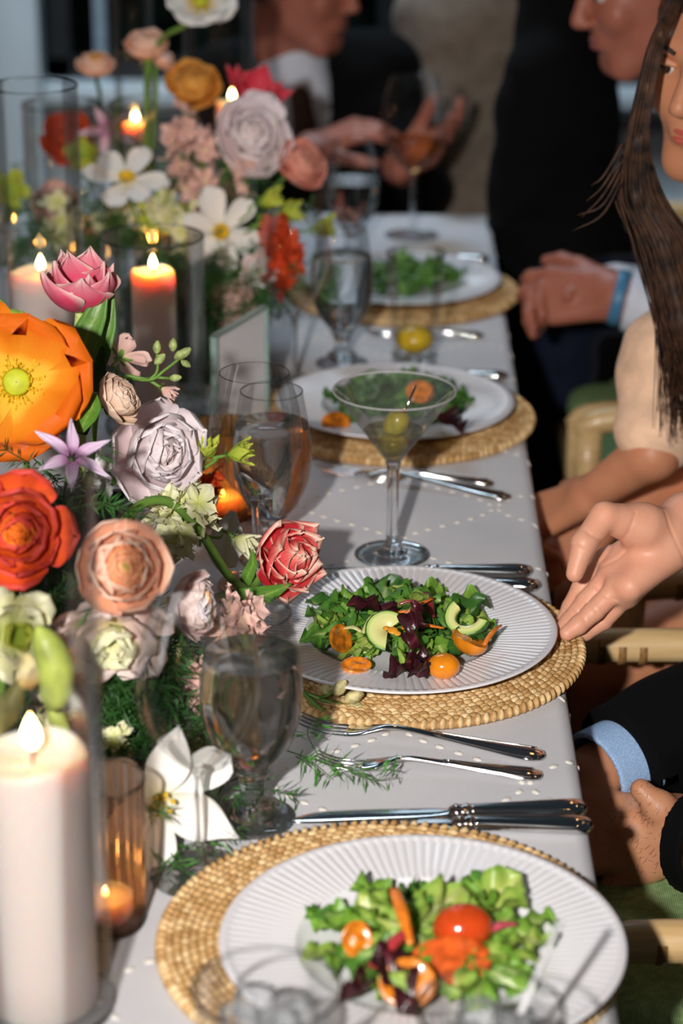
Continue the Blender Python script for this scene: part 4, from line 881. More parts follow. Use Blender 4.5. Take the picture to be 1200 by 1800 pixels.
far('tulip', 'crimson tulip at the top of the far arrangement by the white shirt', 'tulip', (-0.1853, 2.9200, 1.0434), (.35, -.35, .85), [(5, .056, .80, .02, .95, 'tul', .06, .4, m_rd, .002, 0), (5, .050, .76, .2, 1.5, 'tul', .05, .4, m_rd, .002, .002)], 24)
far('ranunculus', 'golden orange ranunculus beside the crimson tulip', 'ranunculus', (-0.2630, 2.9500, 1.0444), (.1, -.6, .8), ran_layers(.086, m_gd, m_gd, m_gd), 25)
p = (-0.2494, 2.9200, 1.1671)
flower('poppy', 'white poppy with a yellow centre at the top edge', 'poppy', p, (.1, -.72, .7), [(4, .044, 1.5, .1, .5, 'wide', .09, .12, m_wh, .003, 0), (4, .040, 1.4, .2, .65, 'wide', .09, .12, m_wh, .003, .002)], None, None, [(-0.2731, 2.9300, 1.1375), (-0.3008, 2.9500, 1.1192), (-0.3236, 2.9700, 1.0750), (-0.3337, 2.9800, 0.9340)], .0036, M_STEM, poppy_center(.017), 26)
p = (-0.3273, 2.9800, 1.0914)
flower('ranunculus', 'peach ranunculus on a tall stem under the white poppy', 'ranunculus', p, (.05, -.42, .9), ran_layers(.066, m_pr, m_pr, m_pi), None, None, [(-0.3283, 2.9800, 1.0503), (-0.3314, 2.9800, 0.9340)], .004, M_STEM, None, 27)
p = (-0.3103, 2.9900, 1.0777)
flower('ranunculus', 'small pink ranunculus bud leaning beside the tall peach one', 'ranunculus', p, (.5, -.4, .7), ran_layers(.036, m_pr, m_pk, m_pk), None, None, [(-0.3173, 2.9900, 1.0409), (-0.3262, 2.9900, 0.9318)], .003, M_STEM, None, 28)
p = (-0.4046, 3.0500, 1.0521)
flower('ranunculus', 'flat peach yellow ranunculus left of the tall peach one', 'ranunculus', p, (.0, -.25, .95), ran_layers(.060, m_pr, m_gd, m_gd), None, None, [(-0.4011, 3.0500, 1.0169), (-0.4012, 3.0500, 0.9175)], .003, M_STEMD, None, 29)
far('ranunculus', 'orange red bloom behind the tallest left cylinder', 'ranunculus', (-0.4594, 3.1200, 0.9421), (.1, -.8, .5), rose_layers(.075, m_or, m_or), 30)
far('lisianthus', 'lime yellow bloom between the two left cylinders', 'lisianthus', (-0.4308, 3.0500, 0.9373), (.2, -.8, .5), [(5, .026, 1.0, .0, .8, 'wide', .1, .2, m_lg, .002, 0), (5, .022, 1.0, .4, 1.3, 'wide', .1, .2, m_lg, .002, .002)], 31)
far('clematis', 'mauve petals seen through the rim of the far tall cylinder', 'clematis', (-0.3865, 3.0000, 0.9879), (.1, -.8, -.4), [(5, .042, .36, -.1, .3, 'point', .03, .3, m_lil, .003, 0)], 32)
far('lisianthus', 'lime green bloom low in the far tall cylinder', 'lisianthus', (-0.2945, 2.7800, 0.9217), (.2, -.8, .5), [(5, .032, 1.0, .0, .8, 'wide', .1, .2, m_lg, .002, 0), (5, .027, 1.0, .4, 1.3, 'wide', .1, .2, m_cr, .002, .002)], 33)
far('ranunculus', 'blush bloom low under the large white flower', 'ranunculus', (-0.2024, 2.7000, 0.8296), (.3, -.9, .1), rose_layers(.062, m_sp, m_sp), 34)
far('lisianthus', 'cream bloom beside the orange blossoms of the far arrangement', 'lisianthus', (-0.1659, 2.7200, 0.8645), (.4, -.9, .2), [(5, .030, 1.0, .0, .8, 'wide', .1, .2, m_pk, .002, 0), (5, .026, 1.0, .4, 1.3, 'wide', .1, .2, m_wh, .002, .002)], 35)
far('lisianthus', 'lime bloom at the left edge behind the tallest cylinder', 'lisianthus', (-0.5175, 2.9500, 0.9113), (.3, -.9, .3), [(5, .030, 1.0, .0, .8, 'wide', .1, .2, m_lg, .002, 0), (5, .025, 1.0, .4, 1.3, 'wide', .1, .2, m_lg, .002, .002)], 36)
far('lisianthus', 'pale yellow bloom behind the flame of the middle candle', 'lisianthus', (-0.3648, 2.9000, 0.8806), (.1, -.9, .3), [(5, .036, 1.0, .0, .8, 'wide', .1, .2, m_cr, .002, 0), (5, .031, 1.0, .4, 1.3, 'wide', .1, .2, m_cr, .002, .002)], 37)
far('ranunculus', 'dusky pink bloom behind the left cylinders', 'ranunculus', (-0.4556, 2.9500, 0.8924), (.2, -.9, .3), rose_layers(.06, m_sp, m_pk), 38)

# florets on stems (stock, snapdragon, bouvardia)
def floret_geo(r, mats_seed, ruf=.12):
    rs = random.Random(mats_seed); m = MB()
    for i in range(5):
        u = np.linspace(0, 1, 5)[:, None]; v = np.linspace(-1, 1, 5)[None, :]; w = r*.48*PROF['round'](u); y = r*u*(1+ruf*np.sin(v*3+i)); z = .35*r*u*u+ruf*r*u*np.sin(v*4+i*2); P = np.stack([w*v, y+0*v, z+0*v], -1).reshape(-1, 3); P[:, 2] *= rs.uniform(.3, 1.6)
        R = np.array(Matrix.Rotation(i*1.2566+rs.uniform(-.2, .2), 3, 'Z')); m.add((R@P.T).T, grid_faces(5, 5), (u+0*v).ravel())
    return m
def floret_me(r, mat, seed):
    o = floret_geo(r, seed).build('floret', mat); me = o.data; bpy.data.objects.remove(o); return me
def stock(label, pts, r, mat, n, seed, spread, cat='stock', name='stock_stem', stem_mat=None):
    """a stem crowded with small blooms along its upper part"""
    t = thing(name, label, cat, pts[0], 0); L0 = np.array(pts[0]); P = spline(pts, 40)-L0; MB().add(*tube([tuple(np.array(q)-L0) for q in pts], .002, 6)).build('stem', stem_mat or M_STEM, t)
    rd = random.Random(seed); mes = [floret_me(r, mat, seed*5+k) for k in range(3)]
    for i in range(n):
        q = P[int(39-(i/n)*26)]; d = Vector((rd.uniform(-1, 1), rd.uniform(-1, .35), rd.uniform(-.6, .9))).normalized()
        put('floret', mes[i % 3], t, None, Matrix.Translation(Vector(q)+d*spread*rd.uniform(.5, 1)) @ frame_to(d, rd.uniform(0, 6)))
    return t
stock('cluster of creamy green stock blossoms below the pale rose', [(-0.2260, 1.8000, 0.8440), (-0.2017, 1.7900, 0.8702), (-0.1763, 1.7800, 0.8986), (-0.1654, 1.7700, 0.9080)], .017, m_cr, 20, 1, .026)
stock('orange snapdragon sprig between the pale rose and the amber votive', [(-0.1835, 2.0300, 0.7722), (-0.1786, 2.0300, 0.7995), (-0.1750, 2.0200, 0.8304), (-0.1713, 2.0200, 0.8530)], .013, m_or, 12, 2, .008, 'snapdragon', 'snapdragon_stem')
stock('soft pink stock seen above and through the near water goblet', [(-0.1431, 1.6600, 0.7809), (-0.1306, 1.6600, 0.8229), (-0.1232, 1.6600, 0.8540), (-0.1161, 1.6600, 0.8669)], .016, m_sp, 14, 3, .018)
stock('pink stock blossoms hanging below the pale pink ranunculus', [(-0.1704, 1.6200, 0.8763), (-0.1483, 1.6200, 0.8313), (-0.1430, 1.6200, 0.8187), (-0.1413, 1.6200, 0.8085)], .015, m_sp, 9, 4, .016)
stock('tall pink stock seen through the far cylinder', [(-0.2663, 2.8600, 0.8547), (-0.2686, 2.8600, 0.9314), (-0.2741, 2.8600, 0.9917), (-0.2764, 2.8600, 1.0252)], .018, m_sp, 20, 5, .018)
stock('pink stock right of the far tall cylinder', [(-0.2327, 2.8400, 0.8757), (-0.2394, 2.8400, 0.9289), (-0.2431, 2.8400, 0.9739), (-0.2470, 2.8400, 1.0037)], .018, m_sp, 16, 6, .018)
stock('bright orange snapdragon at the right end of the far arrangement', [(-0.1388, 2.7200, 0.8036), (-0.1343, 2.7200, 0.8411), (-0.1313, 2.7200, 0.8857), (-0.1383, 2.7200, 0.9186)], .022, m_or, 20, 7, .014, 'snapdragon', 'snapdragon_stem')
stock('small peach blossoms under the far pale rose', [(-0.1809, 2.8300, 0.9093), (-0.1836, 2.8300, 0.9470), (-0.1878, 2.8300, 0.9723), (-0.1920, 2.8300, 0.9871)], .010, m_sp, 14, 8, .02)
stock('cream stock low behind the white anemone', [(-0.2564, 2.7500, 0.8687), (-0.2631, 2.7500, 0.8984), (-0.2697, 2.7500, 0.9279), (-0.2736, 2.7500, 0.9499)], .018, m_cr, 14, 9, .02)
stock('yellow cream stock behind the tallest cylinder', [(-0.4247, 2.8500, 0.8322), (-0.4310, 2.8500, 0.8630), (-0.4343, 2.8500, 0.8937), (-0.4379, 2.8500, 0.9166)], .018, m_cr, 12, 10, .022)
stock('small cream blossoms near the green seed pod', [(-0.2610, 1.4800, 0.8252), (-0.2518, 1.4800, 0.8398), (-0.2448, 1.4800, 0.8542), (-0.2413, 1.4800, 0.8660)], .012, m_cr, 8, 11, .014)
stock('small cream blossoms beside the near cylinder edge', [(-0.2114, 1.5200, 0.7854), (-0.2065, 1.5200, 0.8003), (-0.2035, 1.5200, 0.8127), (-0.2015, 1.5200, 0.8201)], .012, m_cr, 5, 12, .010)
stock('small cream blossoms above the creamy green bloom', [(-0.2947, 1.6000, 0.8857), (-0.2899, 1.6000, 0.8931), (-0.2868, 1.6000, 0.9005), (-0.2848, 1.6000, 0.9055)], .010, m_cr, 5, 13, .010)
stock('pale blossoms under the big pale rose', [(-0.2576, 1.9200, 0.8618), (-0.2518, 1.9200, 0.8789), (-0.2567, 1.9200, 0.8900), (-0.2596, 1.9200, 0.8984)], .013, m_wh, 7, 14, .014)
# bud sprigs
def bud_geo(L, r):
    return lathe([(.0004, 0), (r*.6, L*.12), (r, L*.4), (r*.85, L*.7), (r*.35, L*.95), (.0004, L)], 12)
def sprig(label, stems, buds, mat, bm, cat='bud sprig', name='bud_sprig', r=.0014, bl=.013, br=.0040):
    """stems: lists of points; buds: (position, direction, size, material or None)"""
    o0 = np.array(stems[0][0]); t = thing(name, label, cat, tuple(o0))
    for s in stems: MB().add(*tube([tuple(np.array(q)-o0) for q in s], r, 6)).build('stem', mat, t)
    for p, d, s in buds:
        v, f = bud_geo(bl*s, br*s); R = np.array(frame_to(d).to_3x3()); mk('bud', (R@v.T).T+(np.array(p)-o0), f, bm, t)
    return t
M_BUD = plain('pale_bud', rgb(176, 192, 116), .5, .25, 120); M_BUDP = plain('pinkish_bud', rgb(202, 190, 136), .5, .3, 150); M_LBUD = plain('lime_bud', rgb(200, 212, 80), .5, .15, 100)
A = (-0.2472, 1.9300, 0.9798); B = (-0.2164, 1.9200, 0.9801)
sprig('green bouvardia bud sprig in front of the middle cylinder', [[A, B, (-0.2017, 1.9200, 0.9901), (-0.1869, 1.9200, 1.0022)], [B, (-0.2089, 1.9200, 0.9889), (-0.2085, 1.9200, 1.0051)], [(-0.2122, 1.9200, 0.9829), (-0.1977, 1.9200, 0.9820)]], [((-0.2091, 1.9200, 1.0051), (.1, 0, 1), 1.0), ((-0.2109, 1.9200, 0.9954), (.6, 0, .6), 1.05), ((-0.1945, 1.9200, 1.0075), (.1, 0, 1), 1.0), ((-0.1931, 1.9200, 1.0010), (.7, 0, .4), 1.15), ((-0.1890, 1.9200, 1.0022), (.7, 0, .55), 1.1), ((-0.1870, 1.9200, 0.9990), (.6, 0, -.4), .8), ((-0.1982, 1.9200, 0.9820), (1, 0, .1), .9)], M_STEM, M_BUD)
A = (-0.0705, 1.7200, 0.7666); B = (-0.0537, 1.7150, 0.7617)
sprig('pale bouvardia bud sprig lying over the rim of the hand plate charger', [[(-0.0847, 1.7300, 0.7745), A, B, (-0.0350, 1.7100, 0.7580)], [B, (-0.0424, 1.7100, 0.7714)], [A, (-0.0542, 1.7000, 0.7605), (-0.0405, 1.7000, 0.7510)]], [((-0.0547, 1.7150, 0.7693), (.9, 0, .25), 1.0), ((-0.0419, 1.7100, 0.7676), (.6, 0, .8), 1.05), ((-0.0331, 1.7100, 0.7624), (.9, 0, .4), 1.1), ((-0.0321, 1.7100, 0.7570), (1, 0, -.1), 1.1), ((-0.0469, 1.7000, 0.7530), (.9, 0, -.2), 1.0), ((-0.0347, 1.7000, 0.7511), (.8, 0, -.6), .9)], M_STEM, M_BUDP, r=.0021, bl=.017, br=.0056)
A = (-0.3629, 1.9800, 1.0378)
sprig('green buds on a thin arching stem at the left edge above the orange poppy', [[A, (-0.3567, 1.9800, 1.0341), (-0.3510, 1.9800, 1.0210), (-0.3474, 1.9800, 1.0078)], [(-0.3478, 1.9800, 1.0216), (-0.3404, 1.9800, 1.0211), (-0.3357, 1.9800, 1.0080)]], [((-0.3595, 1.9800, 1.0209), (.9, 0, .15), 1.5), ((-0.3457, 1.9800, 1.0211), (.8, 0, .4), .7)], M_STEM, plain('green_bud', rgb(140, 176, 64), .5))
def lisbud(label, stem, p, d, L, mt, seed):
    return flower('lisianthus_bud', label, 'bud', p, d, [(4, L, .62, .75, 1.45, 'oval', .10, .35, mt, .001, 0), (4, L*.9, .55, 1.0, 1.6, 'oval', .1, .35, mt, .001, .001)], None, None, stem, .0017, M_STEM, None, seed, L*.35)
lisbud('open lime green lisianthus bud by the wine glass, the upper one', [(-0.1739, 1.9500, 0.8813), (-0.1770, 1.9400, 0.8724)], (-0.1705, 1.9500, 0.8938), (.25, -.2, .9), .024, m_lg, 51)
lisbud('lime green lisianthus bud pointing across the wine glass bowl', [(-0.1588, 1.9500, 0.8929), (-0.1741, 1.9400, 0.8839), (-0.1840, 1.9300, 0.8761)], (-0.1480, 1.9500, 0.8976), (.95, -.15, .28), .024, m_lg, 52)
lisbud('cream ruffled bud below the pale rose over the snapdragon', [(-0.1897, 1.9300, 0.8590), (-0.1975, 1.9000, 0.8592)], (-0.1864, 1.9300, 0.8636), (.85, -.4, .25), .024, m_cr, 53)
for k, (x, y, d) in enumerate(((462, 352, (.9, -.2, .3)), (500, 372, (.9, -.2, .2)), (552, 400, (.95, -.1, .15)), (478, 370, (.7, -.4, -.1)), (540, 398, (.8, -.3, -.1)))):
    pass
lisbud('lime bud highest on the right of the far arrangement', [(-0.1758, 2.7500, 0.9349), (-0.1903, 2.7500, 0.9215)], (-0.1642, 2.7500, 0.9453), (.9, -.2, .35), .032, m_lg, 54)
lisbud('lime bud below the coral bloom', [(-0.1542, 2.7500, 0.9249), (-0.1760, 2.7500, 0.9143)], (-0.1398, 2.7500, 0.9324), (.9, -.2, .25), .032, m_lg, 55)
lisbud('lime bud tipping farthest right over the orange blossoms', [(-0.1182, 2.7500, 0.9105), (-0.1544, 2.7500, 0.8998)], (-0.0979, 2.7500, 0.9123), (.95, -.1, .2), .032, m_lg, 56)
lisbud('lime bud between the coral bloom and the white flower', [(-0.1651, 2.7500, 0.9181), (-0.1833, 2.7500, 0.9068)], (-0.1557, 2.7500, 0.9263), (.6, -.5, -.1), .028, m_lg, 57)
lisbud('pale lemon bud seen through the bowl of the near wine glass', [(-0.1659, 1.6000, 0.7847), (-0.1795, 1.6000, 0.7947)], (-0.1604, 1.6000, 0.7848), (.7, -.6, -.05), .034, m_cr, 58)
lisbud('small pink striped bud beside the bouvardia sprig', [(-0.2175, 1.9300, 0.9769), (-0.2393, 1.9300, 0.9810)], (-0.2062, 1.9300, 0.9694), (.8, -.2, -.45), .015, m_sp, 59)
flower('cosmos', 'pink five petalled bloom seen from behind above the beige ranunculus', 'cosmos', (-0.2468, 1.9600, 0.9889), (.45, .8, .35), [(5, .026, .95, .05, .4, 'wide', .10, .2, m_sp, .002, 0)], None, .5, [(-0.2490, 1.9500, 0.9799), (-0.2537, 1.9400, 0.9610)], .0014, M_STEM, None, 60, .012)
# green leaves and pods
def blade(name, label, pts, widths, mat, cat='leaf', fold=.25, group=None):
    """a broad strap of leaf along points"""
    P = spline(pts, 18); W = np.interp(np.linspace(0, 1, 18), np.linspace(0, 1, len(widths)), widths); D = np.gradient(P, axis=0); v = []; view = np.array([-.05, .93, -.36])
    for p, d, w in zip(P, D, W):
        s = np.cross(d, view); s /= np.linalg.norm(s)+1e-9; n = np.cross(s, d); n /= np.linalg.norm(n)+1e-9
        for q in np.linspace(-1, 1, 7): v.append(p+s*q*w-n*fold*w*q*q)
    o0 = np.array(pts[0]); v = np.array(v)-o0; f = grid_faces(18, 7); k = len(v)
    pu = np.tile(np.abs(np.linspace(-1, 1, 7)), 18); uv = np.stack([np.repeat(np.linspace(0, 1, 18), 7), np.tile(np.linspace(0, 1, 7), 18)], 1)
    o = mk(name, v, f, mat, None, True, {'pu': pu}, uv, loc=tuple(o0)); md = o.modifiers.new('thickness', 'SOLIDIFY'); md.thickness = .0008; tag(o, label, cat, group); return o
blade('tulip_leaf', 'wide tulip leaf right behind the pink tulip, the left one', [(-0.2792, 1.9000, 0.9793), (-0.2704, 1.9000, 1.0223), (-0.2607, 1.9100, 1.0459), (-0.2508, 1.9200, 1.0738)], [.010, .014, .010, .001], M_LEAF)
blade('tulip_leaf', 'narrow tulip leaf right of the pink tulip, the right one', [(-0.2736, 1.9100, 0.9707), (-0.2623, 1.9200, 1.0055), (-0.2534, 1.9300, 1.0295), (-0.2491, 1.9400, 1.0576)], [.010, .012, .008, .001], M_LEAF)
blade('tulip_leaf', 'green tulip leaf reaching under the double tulip', [(-0.1557, 1.8000, 0.8068), (-0.1290, 1.8100, 0.8105), (-0.1041, 1.8200, 0.8132), (-0.0832, 1.8300, 0.8192)], [.012, .011, .008, .001], M_LEAF)
blade('tulip_leaf', 'short tulip leaf standing below the double tulip', [(-0.1291, 1.8500, 0.8020), (-0.1233, 1.8500, 0.8190), (-0.1191, 1.8500, 0.8302), (-0.1195, 1.8500, 0.8436)], [.004, .006, .005, .001], M_LEAF)
blade('tulip_leaf', 'dark leaf in shade below the pink tulip', [(-0.2780, 1.8600, 0.9498), (-0.2695, 1.8800, 0.9753), (-0.2637, 1.9000, 0.9957), (-0.2580, 1.9200, 1.0109)], [.012, .016, .012, .002], M_LEAFSHADE)  # the shadow on this tulip leaf is painted as a darker green
blade('white_petal', 'single broad white petal standing left of the double tulip', [(-0.1490, 1.9300, 0.7904), (-0.1507, 1.9400, 0.8026), (-0.1479, 1.9500, 0.8201), (-0.1433, 1.9500, 0.8416)], [.009, .017, .016, .003], m_wh, 'petal')
lisbud('cream bud pair nodding over the white petal left of the double tulip', [(-0.1540, 1.9100, 0.8304), (-0.1768, 1.9000, 0.8380), (-0.1854, 1.8800, 0.8448)], (-0.1400, 1.9150, 0.8286), (.8, -.45, -.3), .026, m_cr, 61)
blade('green_leaf', 'leaf curling beside the lilac bloom and beige ranunculus', [(-0.2523, 1.7200, 0.9993), (-0.2477, 1.7300, 1.0083), (-0.2440, 1.7400, 1.0149), (-0.2431, 1.7500, 1.0240)], [.003, .008, .008, .002], M_LEAF)
def pod(label, pts, rad, mat):
    P0 = np.array(pts[0]); o = MB().add(*tube([tuple(np.array(q)-P0) for q in pts], rad, 14, 22)).build('seed_pod', mat, loc=tuple(P0)); tag(o, label, 'seed pod')
M_POD = plain('pod_green', rgb(170, 186, 88), .45, .18, 60, sss=.1)
pod('plump green pod hanging left of the near cylinder edge', [(-0.2400, 1.4000, 0.9696), (-0.2357, 1.4000, 0.9588), (-0.2286, 1.4000, 0.9371), (-0.2303, 1.4000, 0.9149), (-0.2356, 1.4000, 0.9046)], [.002, .010, .0145, .011, .002], M_POD)
pod('small brownish green pod at the left edge above the candle', [(-0.2759, 1.4200, 0.8748), (-0.2703, 1.4200, 0.8877), (-0.2639, 1.4200, 0.9023), (-0.2558, 1.4200, 0.9195)], [.004, .009, .009, .002], plain('pod_olive', rgb(150, 146, 84), .5, .2, 60))
pod('long green pod below the plump one beside the candle', [(-0.2380, 1.4300, 0.8932), (-0.2343, 1.4300, 0.8833), (-0.2299, 1.4300, 0.8705), (-0.2263, 1.4300, 0.8567)], [.004, .0065, .006, .002], M_POD)
# ferns: fine needles on arching stems
M_FERN = plain('fern_green', rgb(60, 112, 48), .5, .25, 30, transl=.2); M_FERNB = plain('fern_bright', rgb(78, 140, 56), .45, .25, 60, transl=.2)
def fern_geo(stems, n, nl, nw, seed, stem_r=.0006, whorl=2):
    rd = random.Random(seed); m = MB(); s = MB()
    for pts in stems:
        P = spline(pts, 40); s.add(*tube(pts, [stem_r, stem_r*.5], 5)); L = np.linalg.norm(np.diff(P, axis=0), axis=1).sum()
        for i in range(n):
            k = rd.randrange(3, 40); p = P[k]; d = P[min(39, k+1)]-P[max(0, k-1)]; d = Vector(d).normalized()
            q = Vector((rd.uniform(-1, 1), rd.uniform(-1, 1), rd.uniform(-.8, 1))); q = (q-q.dot(d)*d).normalized(); q = (q+d*rd.uniform(.1, .9)).normalized()
            l = nl*rd.uniform(.5, 1.15); b = q.cross(Vector((rd.uniform(-1, 1), rd.uniform(-1, 1), rd.uniform(-1, 1)))).normalized()*nw; p = Vector(p); mid = p+q*l*.5+Vector((0, 0, -.06*l)); e = p+q*l+Vector((0, 0, -.2*l))
            m.add([p, mid+b, e, mid-b], [(0, 1, 2, 3)])
    return m, s
def fern(label, loc, stems, n, nl, nw, seed, mat, group=None):
    t = thing('fern_sprig', label, 'fern', loc, 0, group); m, s = fern_geo(stems, n, nl, nw, seed); o = m.build('needles', mat, t, False); o['kind'] = 'stuff'; s.build('stem', M_STEMD, t); return t
def rel(o, pts): return [tuple(np.array(q)-np.array(o)) for q in pts]
o0 = (-0.0747, 1.6373, 0.7620)
fern('feathery green fern sprig lying across the two forks', o0, [rel(o0, [(-0.0795, 1.6189, 0.7620), (-0.0506, 1.5925, 0.7660), (-0.0228, 1.5723, 0.7700), (0.0090, 1.5772, 0.7680)]), rel(o0, [(-0.0698, 1.6111, 0.7600), (-0.0552, 1.5930, 0.7620), (-0.0409, 1.5732, 0.7600)]), rel(o0, [(-0.0510, 1.6041, 0.7640), (-0.0610, 1.6246, 0.7740), (-0.0568, 1.6346, 0.7820)]), rel(o0, [(-0.0321, 1.5825, 0.7680), (-0.0090, 1.5668, 0.7640), (0.0137, 1.5752, 0.7620)])], 20, .024, .0010, 3, M_FERNB)
o0 = (-0.1574, 1.4562, 0.7580)
fern('thin fern sprig on the cloth by the near wine glass stem', o0, [rel(o0, [(-0.1673, 1.4188, 0.7580), (-0.1520, 1.4461, 0.7640), (-0.1365, 1.4635, 0.7640), (-0.1153, 1.4661, 0.7580)]), rel(o0, [(-0.1566, 1.4493, 0.7620), (-0.1466, 1.4317, 0.7580)]), rel(o0, [(-0.1450, 1.4624, 0.7620), (-0.1148, 1.4623, 0.7700), (-0.0982, 1.4710, 0.7800)])], 16, .020, .0011, 4, M_FERNB)
o0 = (-0.0903, 1.5623, 0.7700)
fern('fern sprig behind the foot of the near water goblet', o0, [rel(o0, [(-0.1188, 1.5237, 0.8000), (-0.1065, 1.5337, 0.7800), (-0.0843, 1.5344, 0.7700), (-0.0668, 1.5404, 0.7620)]), rel(o0, [(-0.1355, 1.5135, 0.8100), (-0.1191, 1.5240, 0.7800), (-0.1102, 1.5206, 0.7620)])], 30, .020, .0011, 5, M_FERN)
FG = 'asparagus fern filling the flower arrangements'
def fern_bush(seed, R=.075, ns=9, n=46):
    rd = random.Random(seed); st = []
    for i in range(ns):
        a = rd.uniform(0, 6.28); e = rd.uniform(.0, 1.0); d = Vector((math.cos(a)*math.cos(e), math.sin(a)*math.cos(e), math.sin(e)*.8)); st.append([(0, 0, 0), tuple(d*R*.5+Vector((0, 0, .012))), tuple(d*R+Vector((0, 0, .004)))])
    return fern_geo(st, n, .017, .0008, seed)
BUSH = []
for k in range(4):
    m, s = fern_bush(100+k); o = m.build('needles', M_FERN, None, False); o2 = s.build('stem', M_STEMD); BUSH.append((o.data, o2.data)); bpy.data.objects.remove(o); bpy.data.objects.remove(o2)
rd = random.Random(21)
spots = [(-0.2704, 1.6200, 0.8896), (-0.2855, 1.6600, 0.8920), (-0.2547, 1.6000, 0.8690), (-0.2347, 1.5800, 0.8489), (-0.2126, 1.5800, 0.8343), (-0.1984, 1.5700, 0.8195), (-0.2197, 1.5600, 0.8192), (-0.1878, 1.5500, 0.7999), (-0.1766, 1.6200, 0.8053), (-0.1631, 1.6200, 0.7849), (-0.1990, 1.5300, 0.7952), (-0.1922, 1.6400, 0.8210), (-0.1588, 1.6800, 0.7920), (-0.2047, 1.5000, 0.7815), (-0.1688, 1.5800, 0.7745), (-0.2423, 1.6400, 0.8560), (-0.2843, 1.5800, 0.8480), (-0.3052, 1.6600, 0.8714), (-0.1886, 1.4700, 0.7690), (-0.2599, 1.6600, 0.9523), (-0.2491, 1.5500, 0.8335), (-0.2718, 1.5500, 0.8233), (-0.1629, 1.5600, 0.7495), (-0.2177, 1.5400, 0.8045), (-0.1829, 1.5900, 0.7997)]
for k, q in enumerate(spots):
    t = thing('asparagus_fern', 'tuft of fine dark green asparagus fern under the near flowers', 'fern', q, rd.uniform(0, 6), FG); b = BUSH[k % 4]; o = put('needles', b[0], t); o['kind'] = 'stuff'; put('stem', b[1], t)
spots = [(-0.2362, 2.6200, 0.7733), (-0.2338, 2.6600, 0.8201), (-0.2390, 2.6000, 0.7206), (-0.2523, 2.7000, 0.8527), (-0.3280, 2.6200, 0.7720), (-0.3616, 2.6400, 0.7949), (-0.3415, 2.6600, 0.8334), (-0.2290, 2.5200, 0.7044), (-0.2634, 2.5600, 0.7191), (-0.3793, 2.6800, 0.8419), (-0.2083, 2.6800, 0.8145), (-0.2369, 2.6600, 0.7230), (-0.4745, 2.7000, 0.8646), (-0.3857, 2.6000, 0.7629), (-0.2093, 2.8000, 0.8483), (-0.2524, 2.7800, 0.8304), (-0.1645, 2.8000, 0.8868), (-0.1898, 2.7200, 0.7879), (-0.2176, 2.7000, 0.7709), (-0.3255, 2.8500, 0.8643), (-0.3636, 2.8500, 0.8484), (-0.2912, 2.9000, 0.9294), (-0.1989, 2.8800, 0.9275), (-0.1548, 2.7500, 0.8249), (-0.4773, 2.9000, 0.8417), (-0.4070, 2.9000, 0.8739), (-0.1762, 2.7400, 0.8124), (-0.5068, 2.9500, 0.8760)]
for k, q in enumerate(spots):
    t = thing('asparagus_fern', 'tuft of dark green fern in the far arrangement', 'fern', q, rd.uniform(0, 6), 'fern in the far arrangement'); b = BUSH[k % 4]; o = put('needles', b[0], t); o['kind'] = 'stuff'; put('stem', b[1], t)
    t.scale = (1.2, 1.2, 1.2)
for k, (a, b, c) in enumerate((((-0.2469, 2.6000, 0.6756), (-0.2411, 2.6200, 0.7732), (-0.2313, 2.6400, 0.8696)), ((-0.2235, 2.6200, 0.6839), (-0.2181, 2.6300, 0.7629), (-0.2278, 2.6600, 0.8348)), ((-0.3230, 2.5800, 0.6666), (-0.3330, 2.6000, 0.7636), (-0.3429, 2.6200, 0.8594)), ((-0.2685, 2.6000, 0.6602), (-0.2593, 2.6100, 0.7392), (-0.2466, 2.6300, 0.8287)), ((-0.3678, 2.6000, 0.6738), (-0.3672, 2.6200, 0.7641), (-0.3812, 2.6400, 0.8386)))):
    blade('shade_leaf', 'dark ruscus leaf standing in shade behind the middle glass cylinder', [a, tuple((np.array(a)+np.array(b))/2), b, c], [.012, .026, .024, .003], M_LEAFSHADE, group='shaded leaves behind the middle cylinder')  # leaves added to darken the gap; its shadow is painted into their green
# low dark troughs the stems stand in
M_TROUGH = plain('dark_trough', rgb(44, 46, 40), .7)
for (x, y, lx, ly, lab) in ((-.335, 1.72, .17, .62, 'long dark planter hidden under the near flowers'), (-.26, 2.955, .15, .45, 'long dark planter hidden under the far flowers')):
    t = thing('flower_trough', lab, 'planter', (x, y, TC))
    m = MB()
    for c, s in (((0, 0, .004), (lx, ly, .008)), ((-lx/2, 0, .04), (.008, ly, .08)), ((lx/2, 0, .04), (.008, ly, .08)), ((0, -ly/2, .04), (lx, .008, .08)), ((0, ly/2, .04), (lx, .008, .08))): m.add(*box(c, s))
    m.build('shell', M_TROUGH, t, False); slab('moss', (0, 0, .06), (lx-.01, ly-.01, .03), plain('moss', rgb(34, 52, 28), .9, .3, 60), 0, t)

